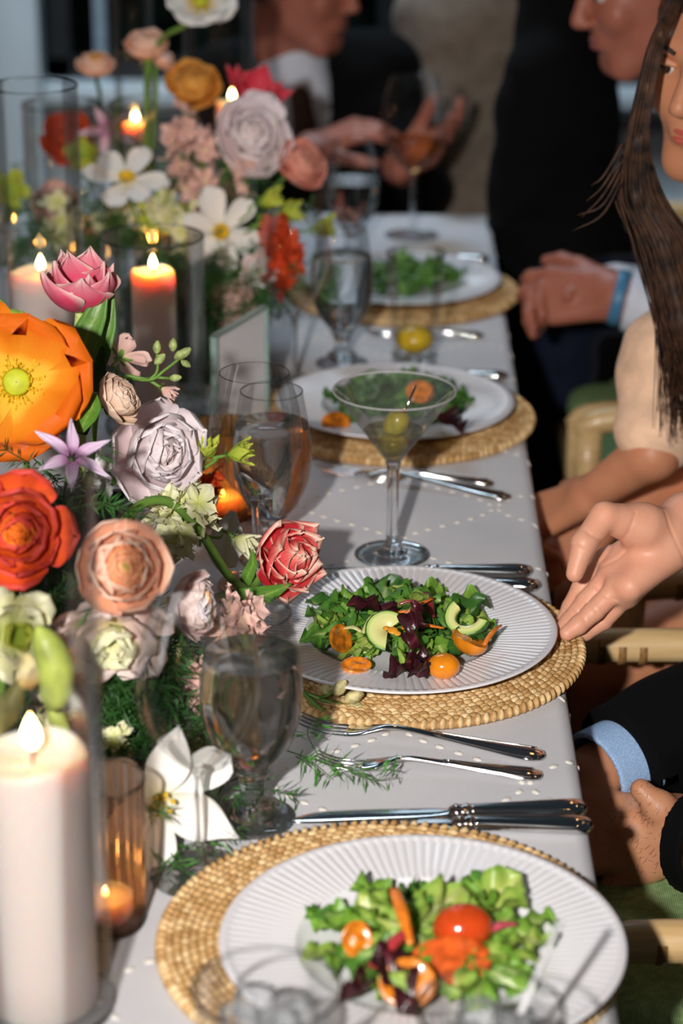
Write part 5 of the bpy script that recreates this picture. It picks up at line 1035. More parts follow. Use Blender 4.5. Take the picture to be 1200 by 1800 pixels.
# ------------------------------------------------------------------ chairs
M_WOOD = None
def wood_mat():
    t = NT('pale_chair_wood'); nz = t.noise(6, 4, 'Object', (2, 26, 26)); return t.done(t.ramp(nz, ((0.3, rgb(196, 160, 108)), (0.7, rgb(222, 190, 138)))), .38, coat=.15)
M_WOOD = wood_mat()
def upholstery():
    t = NT('green_weave'); tc = t.n('ShaderNodeTexCoord'); w = []
    for ax in ('X', 'Y'):
        k = t.n('ShaderNodeTexWave', wave_type='BANDS', bands_direction=ax); k.inputs['Scale'].default_value = 170; k.inputs['Distortion'].default_value = 3.0; k.inputs['Detail'].default_value = 2; t.l(tc.outputs['Object'], k.inputs[0]); w.append(k.outputs['Fac'])
    h = t.mix(.5, w[0], w[1]); nz = t.noise(120, 3); col = t.ramp(h, ((.25, rgb(92, 124, 72)), (.8, rgb(162, 190, 130)))); col = t.mix(t.ramp(nz, ((.4, (0, 0, 0, 1)), (.7, (.5, .5, .5, 1)))), col, rgb(178, 202, 146))
    return t.done(col, .9, spec=.15, normal=t.bump(h, .7, .001))
M_GREEN = upholstery()
M_BIND = plain('cane_binding', rgb(150, 112, 66), .5, .15, 200)
def chair(label, x, y, rz=0.0, seat=.50, arm=.655, hw=.275, x1=.52):
    """faces -X; origin at the floor under the front edge of the seat"""
    t = thing('armchair', label, 'chair', (x, y, 0), rz, 'wooden armchairs with green seats')
    fr = MB()
    for c, s in (((.03, 0, seat-.085), (.045, 2*hw-.02, .05)), ((x1-.03, 0, seat-.085), (.045, 2*hw-.02, .05)), ((x1/2, -hw+.03, seat-.085), (x1-.06, .04, .05)), ((x1/2, hw-.03, seat-.085), (x1-.06, .04, .05))): fr.add(*box(c, s, .008))
    fr.build('seat_frame', M_WOOD, t)
    v, f = box((x1/2-.005, 0, seat-.028), (x1-.035, 2*hw-.062, .066), .022); o = mk('cushion', v, f, M_GREEN, t, True); m = o.modifiers.new('soft', 'SUBSURF'); m.levels = 2; m.render_levels = 2
    for sy in (-1, 1):
        a = MB(); a.add(*tube([(-.012, sy*hw, arm-.02), (.03, sy*hw, arm), (.25, sy*hw, arm+.002), (x1, sy*hw*.98, arm-.012)], [.015, .0175, .0175, .016], 16)); o = a.build('armrest', M_WOOD, t)
        for k in range(3): MB().add(*tube([(.048+k*.021, sy*hw, arm), (.056+k*.021, sy*hw, arm)], .0181, 16)).build('binding', M_BIND, o)
        MB().add(*tube([(0, sy*hw, 0), (-.004, sy*hw, .3), (0, sy*hw, arm-.012)], [.015, .017, .018], 12)).build('leg', M_WOOD, t)
        MB().add(*tube([(x1+.03, sy*hw*.95, 0), (x1, sy*hw*.95, seat-.06), (x1+.02, sy*hw*.95, .70), (x1+.07, sy*hw*.95, .88)], [.015, .018, .017, .015], 12)).build('leg', M_WOOD, t)
    b = MB(); b.add(*tube([(x1+.07, -hw*.95, .87), (x1+.085, 0, .885), (x1+.07, hw*.95, .87)], .017, 12)); b.build('top_rail', M_WOOD, t)
    v, f = box((x1+.035, 0, .70), (.03, 2*hw-.09, .26), .012); mk('backrest', v, f, M_GREEN, t)
    return t
chair('pale wooden armchair with green woven seat nearest the camera beside the man in blue cuffs', .168, 1.775, 0, .555, .66)
p = (0.2298, 2.7750, 0.6480)
chair('pale wooden armchair with green seat in front of the woman in the peach dress', .268, 2.50)
chair('wooden armchair with green seat under the man in navy', .262, 3.115, 0, .53, .64)
chair('dark lit wooden armchair at the far right corner of the table', .30, 3.78, -.35, .48, .64)

# ------------------------------------------------------------------ people
def skin_mat(name, c, scale=60):
    t = NT(name); nz = t.noise(scale, 4); n2 = t.noise(14, 3); col = t.ramp(n2, ((.3, tuple(v*.86 for v in c[:3])+(1,)), (.7, c))); col = t.mix(t.ramp(nz, ((.4, (.22, .22, .22, 1)), (.65, (0, 0, 0, 1)))), col, tuple(v*f for v, f in zip(c[:3], (.86, .6, .55)))+(1,))
    return t.done(col, .46, spec=.4, sss=.16, sss_rad=(1, .35, .18), sss_scale=.006, normal=t.bump(t.noise(420, 4), .22, .0008))
SK1 = skin_mat('fair_skin', rgb(234, 172, 142)); SK2 = skin_mat('tanned_skin', rgb(206, 148, 112)); SK3 = skin_mat('rosy_skin', rgb(176, 110, 90)); SK4 = skin_mat('warm_skin', rgb(206, 142, 106))
def cloth(name, c, rough=.85, var=.1): return plain(name, c, rough, var, 40, .3, 900, sheen=.05, spec=.2)
M_BLACK = plain('black_suiting', rgb(9, 9, 10), .9, .1, 40, .3, 900, spec=.12); M_NAVY = cloth('navy_suiting', rgb(17, 24, 46)); M_TAUPE = cloth('taupe_suiting', rgb(126, 114, 102)); M_PEACH = cloth('peach_dress_fabric', rgb(238, 198, 166), .7); M_BLUE = None
def blue_shirt():
    t = NT('blue_shirting'); tc = t.n('ShaderNodeTexCoord'); k = t.n('ShaderNodeTexVoronoi'); k.inputs['Scale'].default_value = 800; t.l(tc.outputs['Object'], k.inputs[0])
    return t.done(t.ramp(k.outputs['Distance'], ((.1, rgb(112, 146, 196)), (.6, rgb(164, 194, 230)))), .75, spec=.2)
M_BLUE = blue_shirt(); M_SHIRT = cloth('white_shirting', rgb(214, 222, 236), .8, .04); M_TIE = cloth('brown_vest', rgb(84, 68, 58)); M_HAIR = plain('dark_brown_hair', rgb(66, 42, 27), .6, .4, 60, spec=.3); M_HAIR2 = plain('brown_hair', rgb(46, 32, 24), .5, .3, 60)
M_LIP = plain('lips', rgb(196, 92, 80), .35, .08, 60); M_EYE = plain('eye_white', rgb(222, 216, 210), .2, .02); M_IRIS = plain('iris', rgb(56, 36, 24), .15, .1); M_BROW = plain('eyebrow', rgb(48, 30, 20), .7)
V3 = lambda *a: np.array(a, float)
def nrm(v): v = np.asarray(v, float); return v/np.linalg.norm(v)
def hand(w, d, n, thumb=1, curl=.5, s=1.0, spread=.010, tcurl=.5):
    """limbs of a hand: wrist point, pointing direction, back-of-hand normal; thumb = side of the thumb along d x n"""
    w = np.asarray(w, float); d = nrm(d); n = np.asarray(n, float); n = nrm(n-n.dot(d)*d); sd = np.cross(d, n)*thumb; L = []
    kn = [w+d*.088*s+sd*.030*s, w+d*.092*s+sd*.010*s, w+d*.087*s-sd*.010*s, w+d*.079*s-sd*.028*s]
    for k, (p, ln) in enumerate(zip(kn, (.078, .086, .080, .063))):
        L.append((w+sd*(.014-.009*k)*s, p, .0155*s, .0115*s, .012*s)); q = p; a = curl*.55+.06*k; e = nrm(d+sd*(spread*8*(1.2-.8*k)*.3))
        for j, (fr, r0, r1) in enumerate(((.45, .0098, .0088), (.30, .0088, .0080), (.25, .0080, .0066))):
            dr = e*math.cos(a)-n*math.sin(a); q2 = q+dr*ln*fr*s; L.append((q, q2, r0*s, r1*s, .0035)); q = q2; a += curl*(.9 if j == 0 else .55)
    c = w+d*.022*s+sd*.024*s-n*.006*s; m = c+(d*.034+sd*.022-n*.010)*s; i = m+(d*.028+sd*.012-n*.014*tcurl*2)*s; e = i+(d*.024+sd*.002-n*.012*tcurl*2)*s
    L += [(w+sd*.012*s, c, .016*s, .0165*s, .012*s), (c, m, .0165*s, .0125*s, .008*s), (m, i, .0118*s, .0105*s, .004), (i, e, .0105*s, .0078*s, .004)]
    return L
def wrinkles(amp, fq, ph=0.0):
    return lambda P, d: d+amp*np.sin(P[:, 0]*fq+2.2*np.sin(P[:, 2]*fq*.6)+ph)*np.sin(P[:, 2]*fq*1.15+1.7*np.sin(P[:, 1]*fq*.7)+ph*2)
class Head:
    def __init__(s, c, fwd, up=(0, 0, 1), sc=1.0):
        s.c = np.asarray(c, float); f = nrm(fwd); r = nrm(np.cross(f, up)); u = np.cross(r, f); s.R = np.stack([r, f, u]); s.s = sc
    def loc(s, P): return (P-s.c)@s.R.T/s.s
    def w(s, p): return s.c+(np.asarray(p, float)*s.s)@s.R
    def f(s, P):
        Q = s.loc(P); d = ellip(Q, (0, -.014, .030), (.075, .096, .088)); d = smin(d, ellip(Q, (0, .024, -.028), (.061, .064, .078)), .025); d = smin(d, caps(Q, V3(-.018, .062, -.092), V3(.018, .062, -.092), .018, .018), .024)
        d = smin(d, caps(Q, V3(-.05, .0, -.055), V3(-.02, .055, -.088), .017, .017), .02); d = smin(d, caps(Q, V3(.05, .0, -.055), V3(.02, .055, -.088), .017, .017), .02)
        d = smin(d, caps(Q, V3(-.034, .078, .034), V3(.034, .078, .034), .009, .009), .016)
        for sx in (-1, 1):
            d = smin(d, ellip(Q, (sx*.040, .066, -.016), (.020, .016, .020)), .02); d = smin(d, ellip(Q, (sx*.078, -.008, .0), (.008, .017, .030)), .006)
            e = ellip(Q, (sx*.031, .098, .014), (.017, .016, .010)); d = -smin(-d, e, .010); d = smin(d, ellip(Q, (sx*.010, .096, -.024), (.007, .007, .006)), .006)
        d = smin(d, caps(Q, V3(0, .086, .020), V3(0, .105, -.018), .0065, .0105), .009); d = smin(d, ellip(Q, (0, .080, -.053), (.022, .010, .011)), .012)
        m = caps(Q, V3(-.017, .094, -.053), V3(.017, .094, -.053), .0018, .0018); d = -smin(-d, m, .003)
        return d*s.s
    def extras(s, t, brow=True):
        F = Matrix(((s.R[0][0], s.R[1][0], s.R[2][0]), (s.R[0][1], s.R[1][1], s.R[2][1]), (s.R[0][2], s.R[1][2], s.R[2][2]))); Rm = np.array(F)
        for sx in (-1, 1):
            v, f = ball((0, 0, 0), .0112*s.s, 10, 14); mk('eyeball', v+s.w((sx*.031, .0738, .014)), f, M_EYE, t); v, f = ball((0, 0, 0), 1, 8, 12, (.0066, .0016, .0066)); mk('iris', (Rm@(v*s.s).T).T+s.w((sx*.031-.001, .0845, .0132)), f, M_IRIS, t)
            P = [(sx*.017, .0830, .0165), (sx*.031, .0845, .0200), (sx*.045, .0745, .0160)]; MB().add(*tube([s.w(p) for p in P], [.0026, .0050, .0022], 8)).build('eyelid', t['skin_m'] if False else M_BROW if False else SKX[0], t)
            P = [(sx*.015, .0925, .0315), (sx*.030, .0910, .0375), (sx*.047, .076, .0335)]; MB().add(*tube([s.w(p) for p in P], [.0030, .0034, .0012], 6, flat=.7)).build('eyebrow', M_BROW, t)
        for z, r, nm in ((-.0492, .0030, 'upper_lip'), (-.0572, .0038, 'lower_lip')):
            MB().add(*tube([s.w(p) for p in ((-.022, .0785, -.053), (-.011, .0885, z), (0, .0905, z-.0004), (.011, .0885, z), (.022, .0785, -.053))], [.0010, r, r, r, .0010], 8)).build(nm, LIP[0], t)
SKX = [SK4]; LIP = [M_LIP]
def person(label, loc): return thing('person', label, 'person', (0, 0, 0))

# the server's hand reaching in from the right
t = person('hand of a person reaching in from the right to set down the salad plate', None)
W = V3(*(0.2820, 1.9150, 0.8482)); W0 = V3(*(0.3512, 1.9600, 0.8412)); E0 = V3(*(0.5339, 2.0400, 0.8513))
im, ip, idd, it = [V3(*q) for q in ((0.2060, 1.9050, 0.8153), (0.1839, 1.9020, 0.7886), (0.1738, 1.8920, 0.7726), (0.1675, 1.8820, 0.7666))]
mm, mp, md, mt = [V3(*q) for q in ((0.2108, 1.8860, 0.8125), (0.1868, 1.8820, 0.7830), (0.1708, 1.8700, 0.7674), (0.1604, 1.8580, 0.7601))]
rm, rp, rdd, rt = [V3(*q) for q in ((0.2157, 1.8680, 0.8066), (0.1919, 1.8570, 0.7850), (0.1774, 1.8500, 0.7737), (0.1670, 1.8450, 0.7678))]
pm, pp, pdd, pt = [V3(*q) for q in ((0.2224, 1.8680, 0.7966), (0.2028, 1.8760, 0.7664), (0.1858, 1.8680, 0.7582), (0.1705, 1.8580, 0.7545))]
cm, tm_, ti, tt = [V3(*q) for q in ((0.2343, 1.8850, 0.8572), (0.1979, 1.8680, 0.8734), (0.1789, 1.8500, 0.8544), (0.1709, 1.8380, 0.8299))]
lb = [(E0, W0, .044, .031, .02), (W0, W, .031, .0275, .02), (W, V3(*(0.2566, 1.9000, 0.8324)), .026, .026, .02)]
for m_, r0 in ((im, .0125), (mm, .0125), (rm, .0125), (pm, .0120)): lb.append((V3(*(0.2589, 1.9000, 0.8381)), m_, .0175, r0, .014))
lb += [(V3(*(0.2551, 1.8950, 0.8485)), cm, .020, .0205, .012), (cm, tm_, .0205, .0130, .010), (tm_, ti, .0132, .0112, .004), (ti, tt, .0116, .0080, .004)]
lb += [(V3(*(0.2586, 1.8850, 0.8318)), V3(*(0.2236, 1.8560, 0.8108)), .0165, .0125, .012)]
for a, b, c, d, r in ((im, ip, idd, it, .0100), (mm, mp, md, mt, .0104), (rm, rp, rdd, rt, .0102), (pm, pp, pdd, pt, .0088)): lb += [(a, b, r*1.04, r*.94, .0042), (b, c, r*.94, r*.86, .0022), (c, d, r*.86, r*.70, .0022)]
creases = [[(0.1909, 1.8450, 0.8605), (0.2034, 1.8450, 0.8557), (0.2158, 1.8450, 0.8608), (0.2218, 1.8500, 0.8716), (0.2262, 1.8580, 0.8811)], [(0.1930, 1.8300, 0.8337), (0.2041, 1.8300, 0.8449), (0.2154, 1.8400, 0.8590), (0.2215, 1.8450, 0.8681)], [(0.1933, 1.8300, 0.8282), (0.2014, 1.8300, 0.8382), (0.2153, 1.8400, 0.8425), (0.2260, 1.8500, 0.8513)], [(0.1911, 1.8200, 0.8230), (0.2017, 1.8200, 0.8149), (0.2121, 1.8300, 0.8074)], [(0.1783, 1.8200, 0.8595), (0.1711, 1.8200, 0.8638), (0.1652, 1.8200, 0.8604)], [(0.1898, 1.8400, 0.8641), (0.1836, 1.8400, 0.8668), (0.1793, 1.8500, 0.8670)], [(0.1758, 1.8300, 0.7978), (0.1802, 1.8300, 0.7923), (0.1835, 1.8300, 0.7868)], [(0.1855, 1.8300, 0.8092), (0.1900, 1.8300, 0.8003), (0.1944, 1.8400, 0.7903)], [(0.2552, 1.8700, 0.8779), (0.2581, 1.8700, 0.8641), (0.2646, 1.8800, 0.8435), (0.2722, 1.8900, 0.8226)]]
_vd = nrm(V3(-.05, .93, -.36)); _hf = limb_field(lb, .01)
def _proj(P):   # creases lie in the palm's surface: compare positions across the palm only
    return P-np.outer(P@_vd, _vd)
_cr = [[_proj(np.array([q]))[0] for q in spline(c, 9)] for c in creases]
def hand_extra(P, d):
    near = np.abs(d) < .006
    if near.any():
        Q = _proj(P[near]); g = np.full(len(Q), 1.0)
        for c in _cr:
            for a, b in zip(c[:-1], c[1:]): g = np.minimum(g, caps(Q, a, b, 0.0, 0.0))
        d = d.copy(); d[near] += .0008*np.exp(-(g/.0013)**2)
    return d
skin_limbs('body', lb, .006, .0013, SK1, t, hand_extra)
skin_limbs('sleeve', [(E0+(W0-E0)*.25, E0, .050, .056), (E0, V3(.98, 2.10, 1.25), .058, .07)], .02, .006, M_BLACK, t, wrinkles(.003, 60))

# the man in the black suit with blue shirt cuffs, lower right
t = person('man in a black suit and blue cuffs with hairy hands resting on his lap', None)
wr = V3(*(0.2003, 1.8500, 0.6205)); el = V3(*(0.3770, 1.9800, 0.6470)); wl = V3(*(0.2706, 1.7850, 0.5981)); eL = V3(*(0.3755, 1.6600, 0.6252)); pel, ch, nk = V3(.70, 1.90, .60), V3(.70, 1.89, .98), V3(.69, 1.89, 1.17); hd = Head((.66, 1.88, 1.33), (-1, .1, -.1))
HL = hand(wl, V3(*(0.1945, 1.8000, 0.5881))-wl, (-.10, -.75, .65), -1, .75, 1.04, .004, .2)
HR = hand(wr, V3(*(0.1562, 1.8500, 0.5785))-wr, (-.2, -.2, .9), 1, .5, 1.0)
core = [(pel, ch, .10, .12), (ch, nk, .11, .055), (nk, hd.w((0, -.03, -.06)), .055, .052), (ch+V3(0, .17, .08), el, .05, .04), (ch+V3(0, -.17, .08), eL, .05, .04), (ch+V3(0, -.17, .08), ch+V3(0, .17, .08), .05, .05), (el, wr, .038, .027), (eL, wl, .040, .029), (wl, wl+(V3(*(0.2192, 1.7900, 0.5984))-wl)*.7, .028, .026, .02)]
tt_ = V3(*(0.2337, 1.7750, 0.6462)); tb_ = V3(*(0.2515, 1.7700, 0.6308)); lf = limb_field(core+HL+HR+[(wl, tb_, .022, .016, .012), (tb_, tt_, .0135, .0100, .005)], .008)
v, q = skin(lambda P: smin(lf(P), hd.f(P), .02), (.1, 1.4, .45), (.98, 2.35, 1.50), .0028); mk('body', v, q, SK2, t)
hr = MB(); rr = random.Random(6)
VV = np.array(v); sel = [i for i in rr.sample(range(len(VV)), min(len(VV), 60000)) if np.linalg.norm(VV[i]-(wl+V3(-.045, 0, 0))) < .075 and VV[i][1] < 1.80][:420]
for i in sel:
    p_ = VV[i]; d_ = V3(rr.uniform(-.8, -.1), -.35, rr.uniform(-.9, .5))*.0075; hr.add(*tube([p_, p_+d_*.5+V3(0, -.001, 0), p_+d_], [.00015, .00008], 3, 3))
o = hr.build('arm_hair', M_HAIR, t); o['kind'] = 'stuff'
a_ = nrm(el-wr); skin_limbs('shirt_cuff', [(wr-a_*.004, wr+a_*.10, .040, .041)], .004, .0019, M_BLUE, t, lambda P, d: np.maximum(np.abs(d)-.0026, np.maximum(-((P-wr)@a_)-.002, ((P-wr)@a_)-.050)))
jk = [(ch, pel, .155, .150, .05), (ch+V3(0, -.16, .06), ch+V3(0, .16, .06), .095, .095, .05), (ch+V3(0, .18, .06), el, .070, .060), (el, wr+a_*.015, .066, .056), (ch+V3(0, -.18, .06), eL, .070, .060), (eL, wl+nrm(eL-wl)*.035, .058, .044), (ch+V3(-.06, .05, 0), pel+V3(-.10, .08, .03), .13, .13, .05)]
def jx(P, d):
    d = wrinkles(.0028, 52)(P, d); b_ = nrm(eL-wl); d = np.where(np.linalg.norm(P-wr, axis=1) < .20, np.maximum(d, .030-((P-wr)@a_)), d); return np.where(np.linalg.norm(P-wl-b_*.01, axis=1) < .052, np.maximum(d, .030-((P-wl)@b_)), d)
skin_limbs('jacket', jk, .03, .0045, M_BLACK, t, jx)
b_ = nrm(eL-wl); skin_limbs('sleeve_cuff', [(wl+b_*.026, wl+b_*.050, .0475, .049)], .004, .003, M_BLACK, t, lambda P, d: np.maximum(np.abs(d)-.003, np.abs((P-wl)@b_-.037)-.013))
skin_limbs('trousers', [(pel, pel+V3(0, .1, 0), .12, .12), (pel+V3(0, -.06, -.01), V3(.30, 1.86, .535), .075, .060), (pel+V3(0, .10, -.01), V3(.30, 2.02, .53), .085, .064), (V3(.30, 1.86, .535), V3(.30, 1.85, .10), .060, .045), (V3(.30, 2.02, .53), V3(.30, 2.0, .10), .064, .045)], .03, .007, M_BLACK, t, wrinkles(.003, 45))
for y in (1.84, 2.0): v, f = ball((.24, y, .045), 1, 8, 14, (.13, .045, .045)); mk('shoe', v, f, M_BLACK, t)

# the woman in the peach dress
t = person('woman with long dark brown hair in a peach dress leaning toward the table', None)
hd = Head((0.3508, 2.3000, 1.2058), (-.60, -.78, -.12), (.06, 0, 1)); pel, ch, nk = V3(.50, 2.44, .60), V3(.452, 2.37, .90), V3(.446, 2.345, 1.055); shL = V3(*(0.3134, 2.3000, 0.8821))
wl = V3(*(0.2205, 2.2800, 0.7342)); eL = V3(*(0.2840, 2.2350, 0.8032)); wr = V3(*(0.2365, 2.3600, 0.6647)); eR = V3(*(0.3657, 2.4400, 0.7275))
HL = hand(wl, V3(*(0.1800, 2.3100, 0.7010))-wl, (-.2, -.5, .8), 1, .9, .84); HR = hand(wr, V3(*(0.1837, 2.3300, 0.6376))-wr, (-.2, -.5, .8), -1, .9, .84)
lf = limb_field([(pel, ch, .10, .09), (ch, nk, .085, .048), (nk, hd.w((0, -.03, -.07)), .047, .046), (shL, eL, .036, .029), (eL, wl, .029, .019), (ch+V3(.02, .15, .08), eR, .042, .036), (eR, wr, .036, .023), (shL, ch+V3(.02, .15, .08), .045, .05), (pel+V3(0, -.08, -.02), V3(.255, 2.24, .55), .075, .052), (pel+V3(0, .08, -.02), V3(.255, 2.42, .55), .075, .052), (V3(.255, 2.24, .55), V3(.30, 2.24, .08), .050, .035), (V3(.255, 2.42, .55), V3(.30, 2.42, .08), .050, .035)]+HL+HR, .01)
v, q = skin(lambda P: smin(lf(P), hd.f(P), .018), (.1, 2.02, .02), (.75, 2.75, 1.42), .0036); mk('body', v, q, SK4, t); hd.extras(t)
skin_limbs('dress', [(pel, ch, .130, .118, .04), (ch, ch+V3(-.01, 0, .10), .11, .07, .04), (ch+V3(-.02, -.14, .08), ch+V3(.02, .14, .08), .058, .058, .04), (shL, eL+(shL-eL)*.25, .048, .046, .02), (shL, ch, .055, .10), (shL, ch+V3(.02, .15, .08), .055, .058), (pel, pel+V3(-.14, -.04, .0), .115, .095, .04)], .03, .005, M_PEACH, t, wrinkles(.003, 46, 1))
hm = hd
def hairf(P):
    Q = hm.loc(P); d = ellip(Q, (0, -.020, .036), (.086, .106, .096)); return np.maximum(d, np.minimum(.0, 1)+np.minimum(Q[:, 1]-.030, .075-Q[:, 2]+0*Q[:, 1])+.0) if False else np.maximum(d, -(np.maximum(.010-Q[:, 1], Q[:, 2]-.082)*-1)) if False else np.maximum(d, np.minimum(Q[:, 1]-.020, .070-Q[:, 2]))
hw = lambda *p: hd.w(p)
curt = []; CH = []
for sx in (-1, 1):
    if sx > 0: ch_ = [hw(.030, .030, .108), V3(*(0.2637, 2.2100, 1.2497)), V3(*(0.2520, 2.2000, 1.2011)), V3(*(0.2461, 2.2000, 1.1444)), V3(*(0.2523, 2.2100, 1.0902)), V3(*(0.2807, 2.2100, 1.0375)), V3(*(0.3026, 2.2000, 0.9626)), V3(*(0.3213, 2.2000, 0.8705))]
    else: ch_ = [hw(-.030, .030, .108), hw(-.074, .030, .060), hw(-.092, .010, -.02), hw(-.098, .012, -.10), hw(-.098, .030, -.19), hw(-.090, .040, -.27), hw(-.088, .03, -.36), hw(-.086, .03, -.45)]
    CH.append(ch_)
    for a, b, r0, r1 in zip(ch_[:-1], ch_[1:], (.006, .006, .007, .010, .018, .026, .024), (.006, .007, .010, .018, .026, .024, .006)): curt.append((a, b, r0, r1))
    for a, b in () if sx > 0 else ((hw(sx*.066, -.045, .0), hw(sx*.060, -.05, -.12)), (hw(sx*.060, -.05, -.12), hw(sx*.055, -.05, -.26))): curt.append((a, b, .026, .034))
cf = limb_field(curt, .005)
def strandy(P, d):
    Q = hd.loc(P); return d+.0007*np.sin(Q[:, 0]*620+Q[:, 1]*410+3*np.sin(Q[:, 2]*24))+.0008*np.sin(Q[:, 0]*310-Q[:, 1]*520+2*np.sin(Q[:, 2]*17+1))
v, q = skin(lambda P: strandy(P, smin(hairf(P), cf(P), .010)), hw(0, 0, 0)-V3(.3, .3, .60), hw(0, 0, 0)+V3(.3, .3, .18), .0026); mk('hair', v, q, M_HAIR, t)
rr = random.Random(12); m = MB()
for k in range(460):
    sx = 1 if k % 4 else -1; o_ = (rr.uniform(-.028, .028), rr.uniform(-.026, .026)); P = []
    for j, (q, r) in enumerate(zip(CH[0 if sx < 0 else 1], (.006, .006, .007, .010, .018, .027, .026, .020))): P.append(q+V3(o_[0]*r/.026, o_[1]*r/.026, 0)+V3(rr.gauss(0, .003), rr.gauss(0, .003), 0)*(j > 3))
    P[-1] = P[-1]+V3(rr.uniform(-.02, .02), 0, rr.uniform(-.05, .04)); m.add(*tube(P, [.0008, .0011, .0012, .0012, .0010, .0003], 5, 34))
for k in range(5):
    b0 = CH[1][3]+V3(-.016, -.01, -.010*k); m.add(*tube([b0, b0+V3(-.018, -.01, -.03), b0+V3(-.030-.004*k, -.01, -.040-.006*(k % 3))], [.0018, .0014, .0003], 5))
o = m.build('hair_strands', M_HAIR, t); o['kind'] = 'stuff'
v, f = lathe([(.0088, -.0018), (.0102, -.0014), (.0102, .0014), (.0088, .0018), (.0086, 0), (.0088, -.0018)], 24); R_ = np.array(frame_to(V3(*(0.1800, 2.3100, 0.7010))-wl).to_3x3()); mk('ring', (R_@v.T).T+HL[4][0]*.6+HL[5][0]*.4, f, M_STEEL, t)

# the man in navy with clasped hands
t = person('man in a navy suit with white cuffs and clasped hands', None)
hd = Head((0.3398, 3.0200, 1.1848), (-.93, -.25, -.28)); pel, ch, nk = V3(.68, 3.28, .62), V3(.645, 3.10, .90), V3(.555, 3.06, 1.04)
wl = V3(*(0.3068, 2.9000, 0.7867)); eL = V3(*(0.4266, 2.8800, 0.7639)); wr = V3(*(0.3032, 3.0200, 0.7608)); eR = V3(*(0.4419, 3.1600, 0.6990))
HL = hand(wl, V3(*(0.2155, 2.9300, 0.7786))-wl, (0, -.85, .5), 1, .75, 1.05, 0); HR = hand(wr, V3(*(0.2103, 2.9700, 0.7753))-wr, (.1, .75, .6), -1, .75, 1.05, 0)
lf = limb_field([(pel, ch, .11, .11), (ch, nk, .10, .055), (nk, hd.w((0, -.03, -.07)), .055, .054), (ch+V3(0, -.16, .06), eL, .045, .04), (eL, wl, .04, .030), (ch+V3(0, .16, .06), eR, .045, .04), (eR, wr, .04, .030), (ch+V3(0, -.16, .06), ch+V3(0, .16, .06), .05, .05)]+HL+HR, .01)
v, q = skin(lambda P: smin(lf(P), hd.f(P), .02), (.1, 2.65, .45), (.82, 3.45, 1.35), .0045); mk('body', v, q, SK3, t); SKX[0] = SK3; LIP[0] = plain('muted_lips', rgb(160, 92, 80), .45, .08, 60); hd.extras(t)
a_ = nrm(eL-wl); skin_limbs('shirt_cuff', [(wl+a_*.012, wl+a_*.10, .042, .045)], .004, .005, M_SHIRT, t, lambda P, d: np.maximum(d, np.abs((P-wl)@a_-.055)-.04)); b_ = nrm(eR-wr); skin_limbs('shirt_cuff', [(wr+b_*.012, wr+b_*.09, .042, .045)], .004, .005, M_SHIRT, t, lambda P, d: np.maximum(d, np.abs((P-wr)@b_-.055)-.04))
v, f = lathe([(.036, -.008), (.0385, -.006), (.0385, .006), (.036, .008)], 28); mk('bracelet', (np.array(frame_to(a_).to_3x3())@v.T).T+wl+a_*.004, f, plain('blue_band', rgb(70, 130, 170), .4), t)
skin_limbs('jacket', [(pel, ch, .15, .145, .05), (ch+V3(0, -.15, .04), ch+V3(0, .15, .04), .085, .085, .05), (ch+V3(0, -.17, .04), eL, .066, .058), (eL, wl+a_*.09, .057, .050), (ch+V3(0, .17, .04), eR, .066, .058), (eR, wr+b_*.09, .057, .050)], .03, .007, M_NAVY, t, wrinkles(.003, 48))
hf5 = hd; v, q = skin(lambda P: np.maximum(ellip(hf5.loc(P), (0, -.022, .037), (.082, .104, .096)), np.minimum(hf5.loc(P)[:, 1]-.03, .068-hf5.loc(P)[:, 2])), hd.c-.15, hd.c+.15, .005); mk('hair', v, q, M_HAIR2, t)
skin_limbs('shirt', [(ch+V3(-.095, -.01, .09), ch+V3(-.10, -.01, -.05), .052, .06), (nk+V3(-.02, 0, -.02), nk+V3(-.01, 0, .022), .062, .060)], .02, .006, M_SHIRT, t)
skin_limbs('trousers', [(pel+V3(0, .0, .03), V3(.27, 3.37, .67), .075, .060), (pel+V3(0, .10, .03), V3(.27, 3.50, .67), .082, .066), (V3(.27, 3.37, .67), V3(.28, 3.37, .06), .064, .045), (V3(.27, 3.50, .67), V3(.28, 3.50, .06), .064, .045)], .03, .008, M_NAVY, t, wrinkles(.003, 45))

# the man in black turned away
t = person('man in a black suit turned away between the navy and taupe suits', None)
hd = Head((0.2608, 3.4600, 1.3244), (-.2, .95, .0)); pel, ch, nk = V3(*(0.2738, 3.4400, 0.6817)), V3(*(0.2593, 3.4200, 0.9310)), V3(*(0.2600, 3.4500, 1.1676)); eL = V3(*(0.2097, 3.4000, 0.8191)); wl = V3(*(0.2048, 3.5200, 0.6973)); eR = V3(*(0.2715, 3.6000, 0.7733)); wr = V3(*(0.2659, 3.6800, 0.6862))
lf = limb_field([(pel, ch, .07, .065), (ch, nk, .06, .05), (nk, hd.w((0, -.03, -.07)), .055, .054), (ch+V3(-.02, -.04, .05), eL, .036, .036), (eL, wl, .036, .03), (ch+V3(.0, .12, .06), eR, .04, .036), (eR, wr, .04, .03)]+hand(wl, (-.1, .6, -.5), (-.8, 0, .5), 1, .5)+hand(wr, (-.3, .8, -.3), (0, 0, 1), 1, .5), .01)
v, q = skin(lambda P: smin(lf(P), hd.f(P), .02), (.02, 3.1, .4), (.8, 3.9, 1.45), .006); mk('body', v, q, SK3, t)
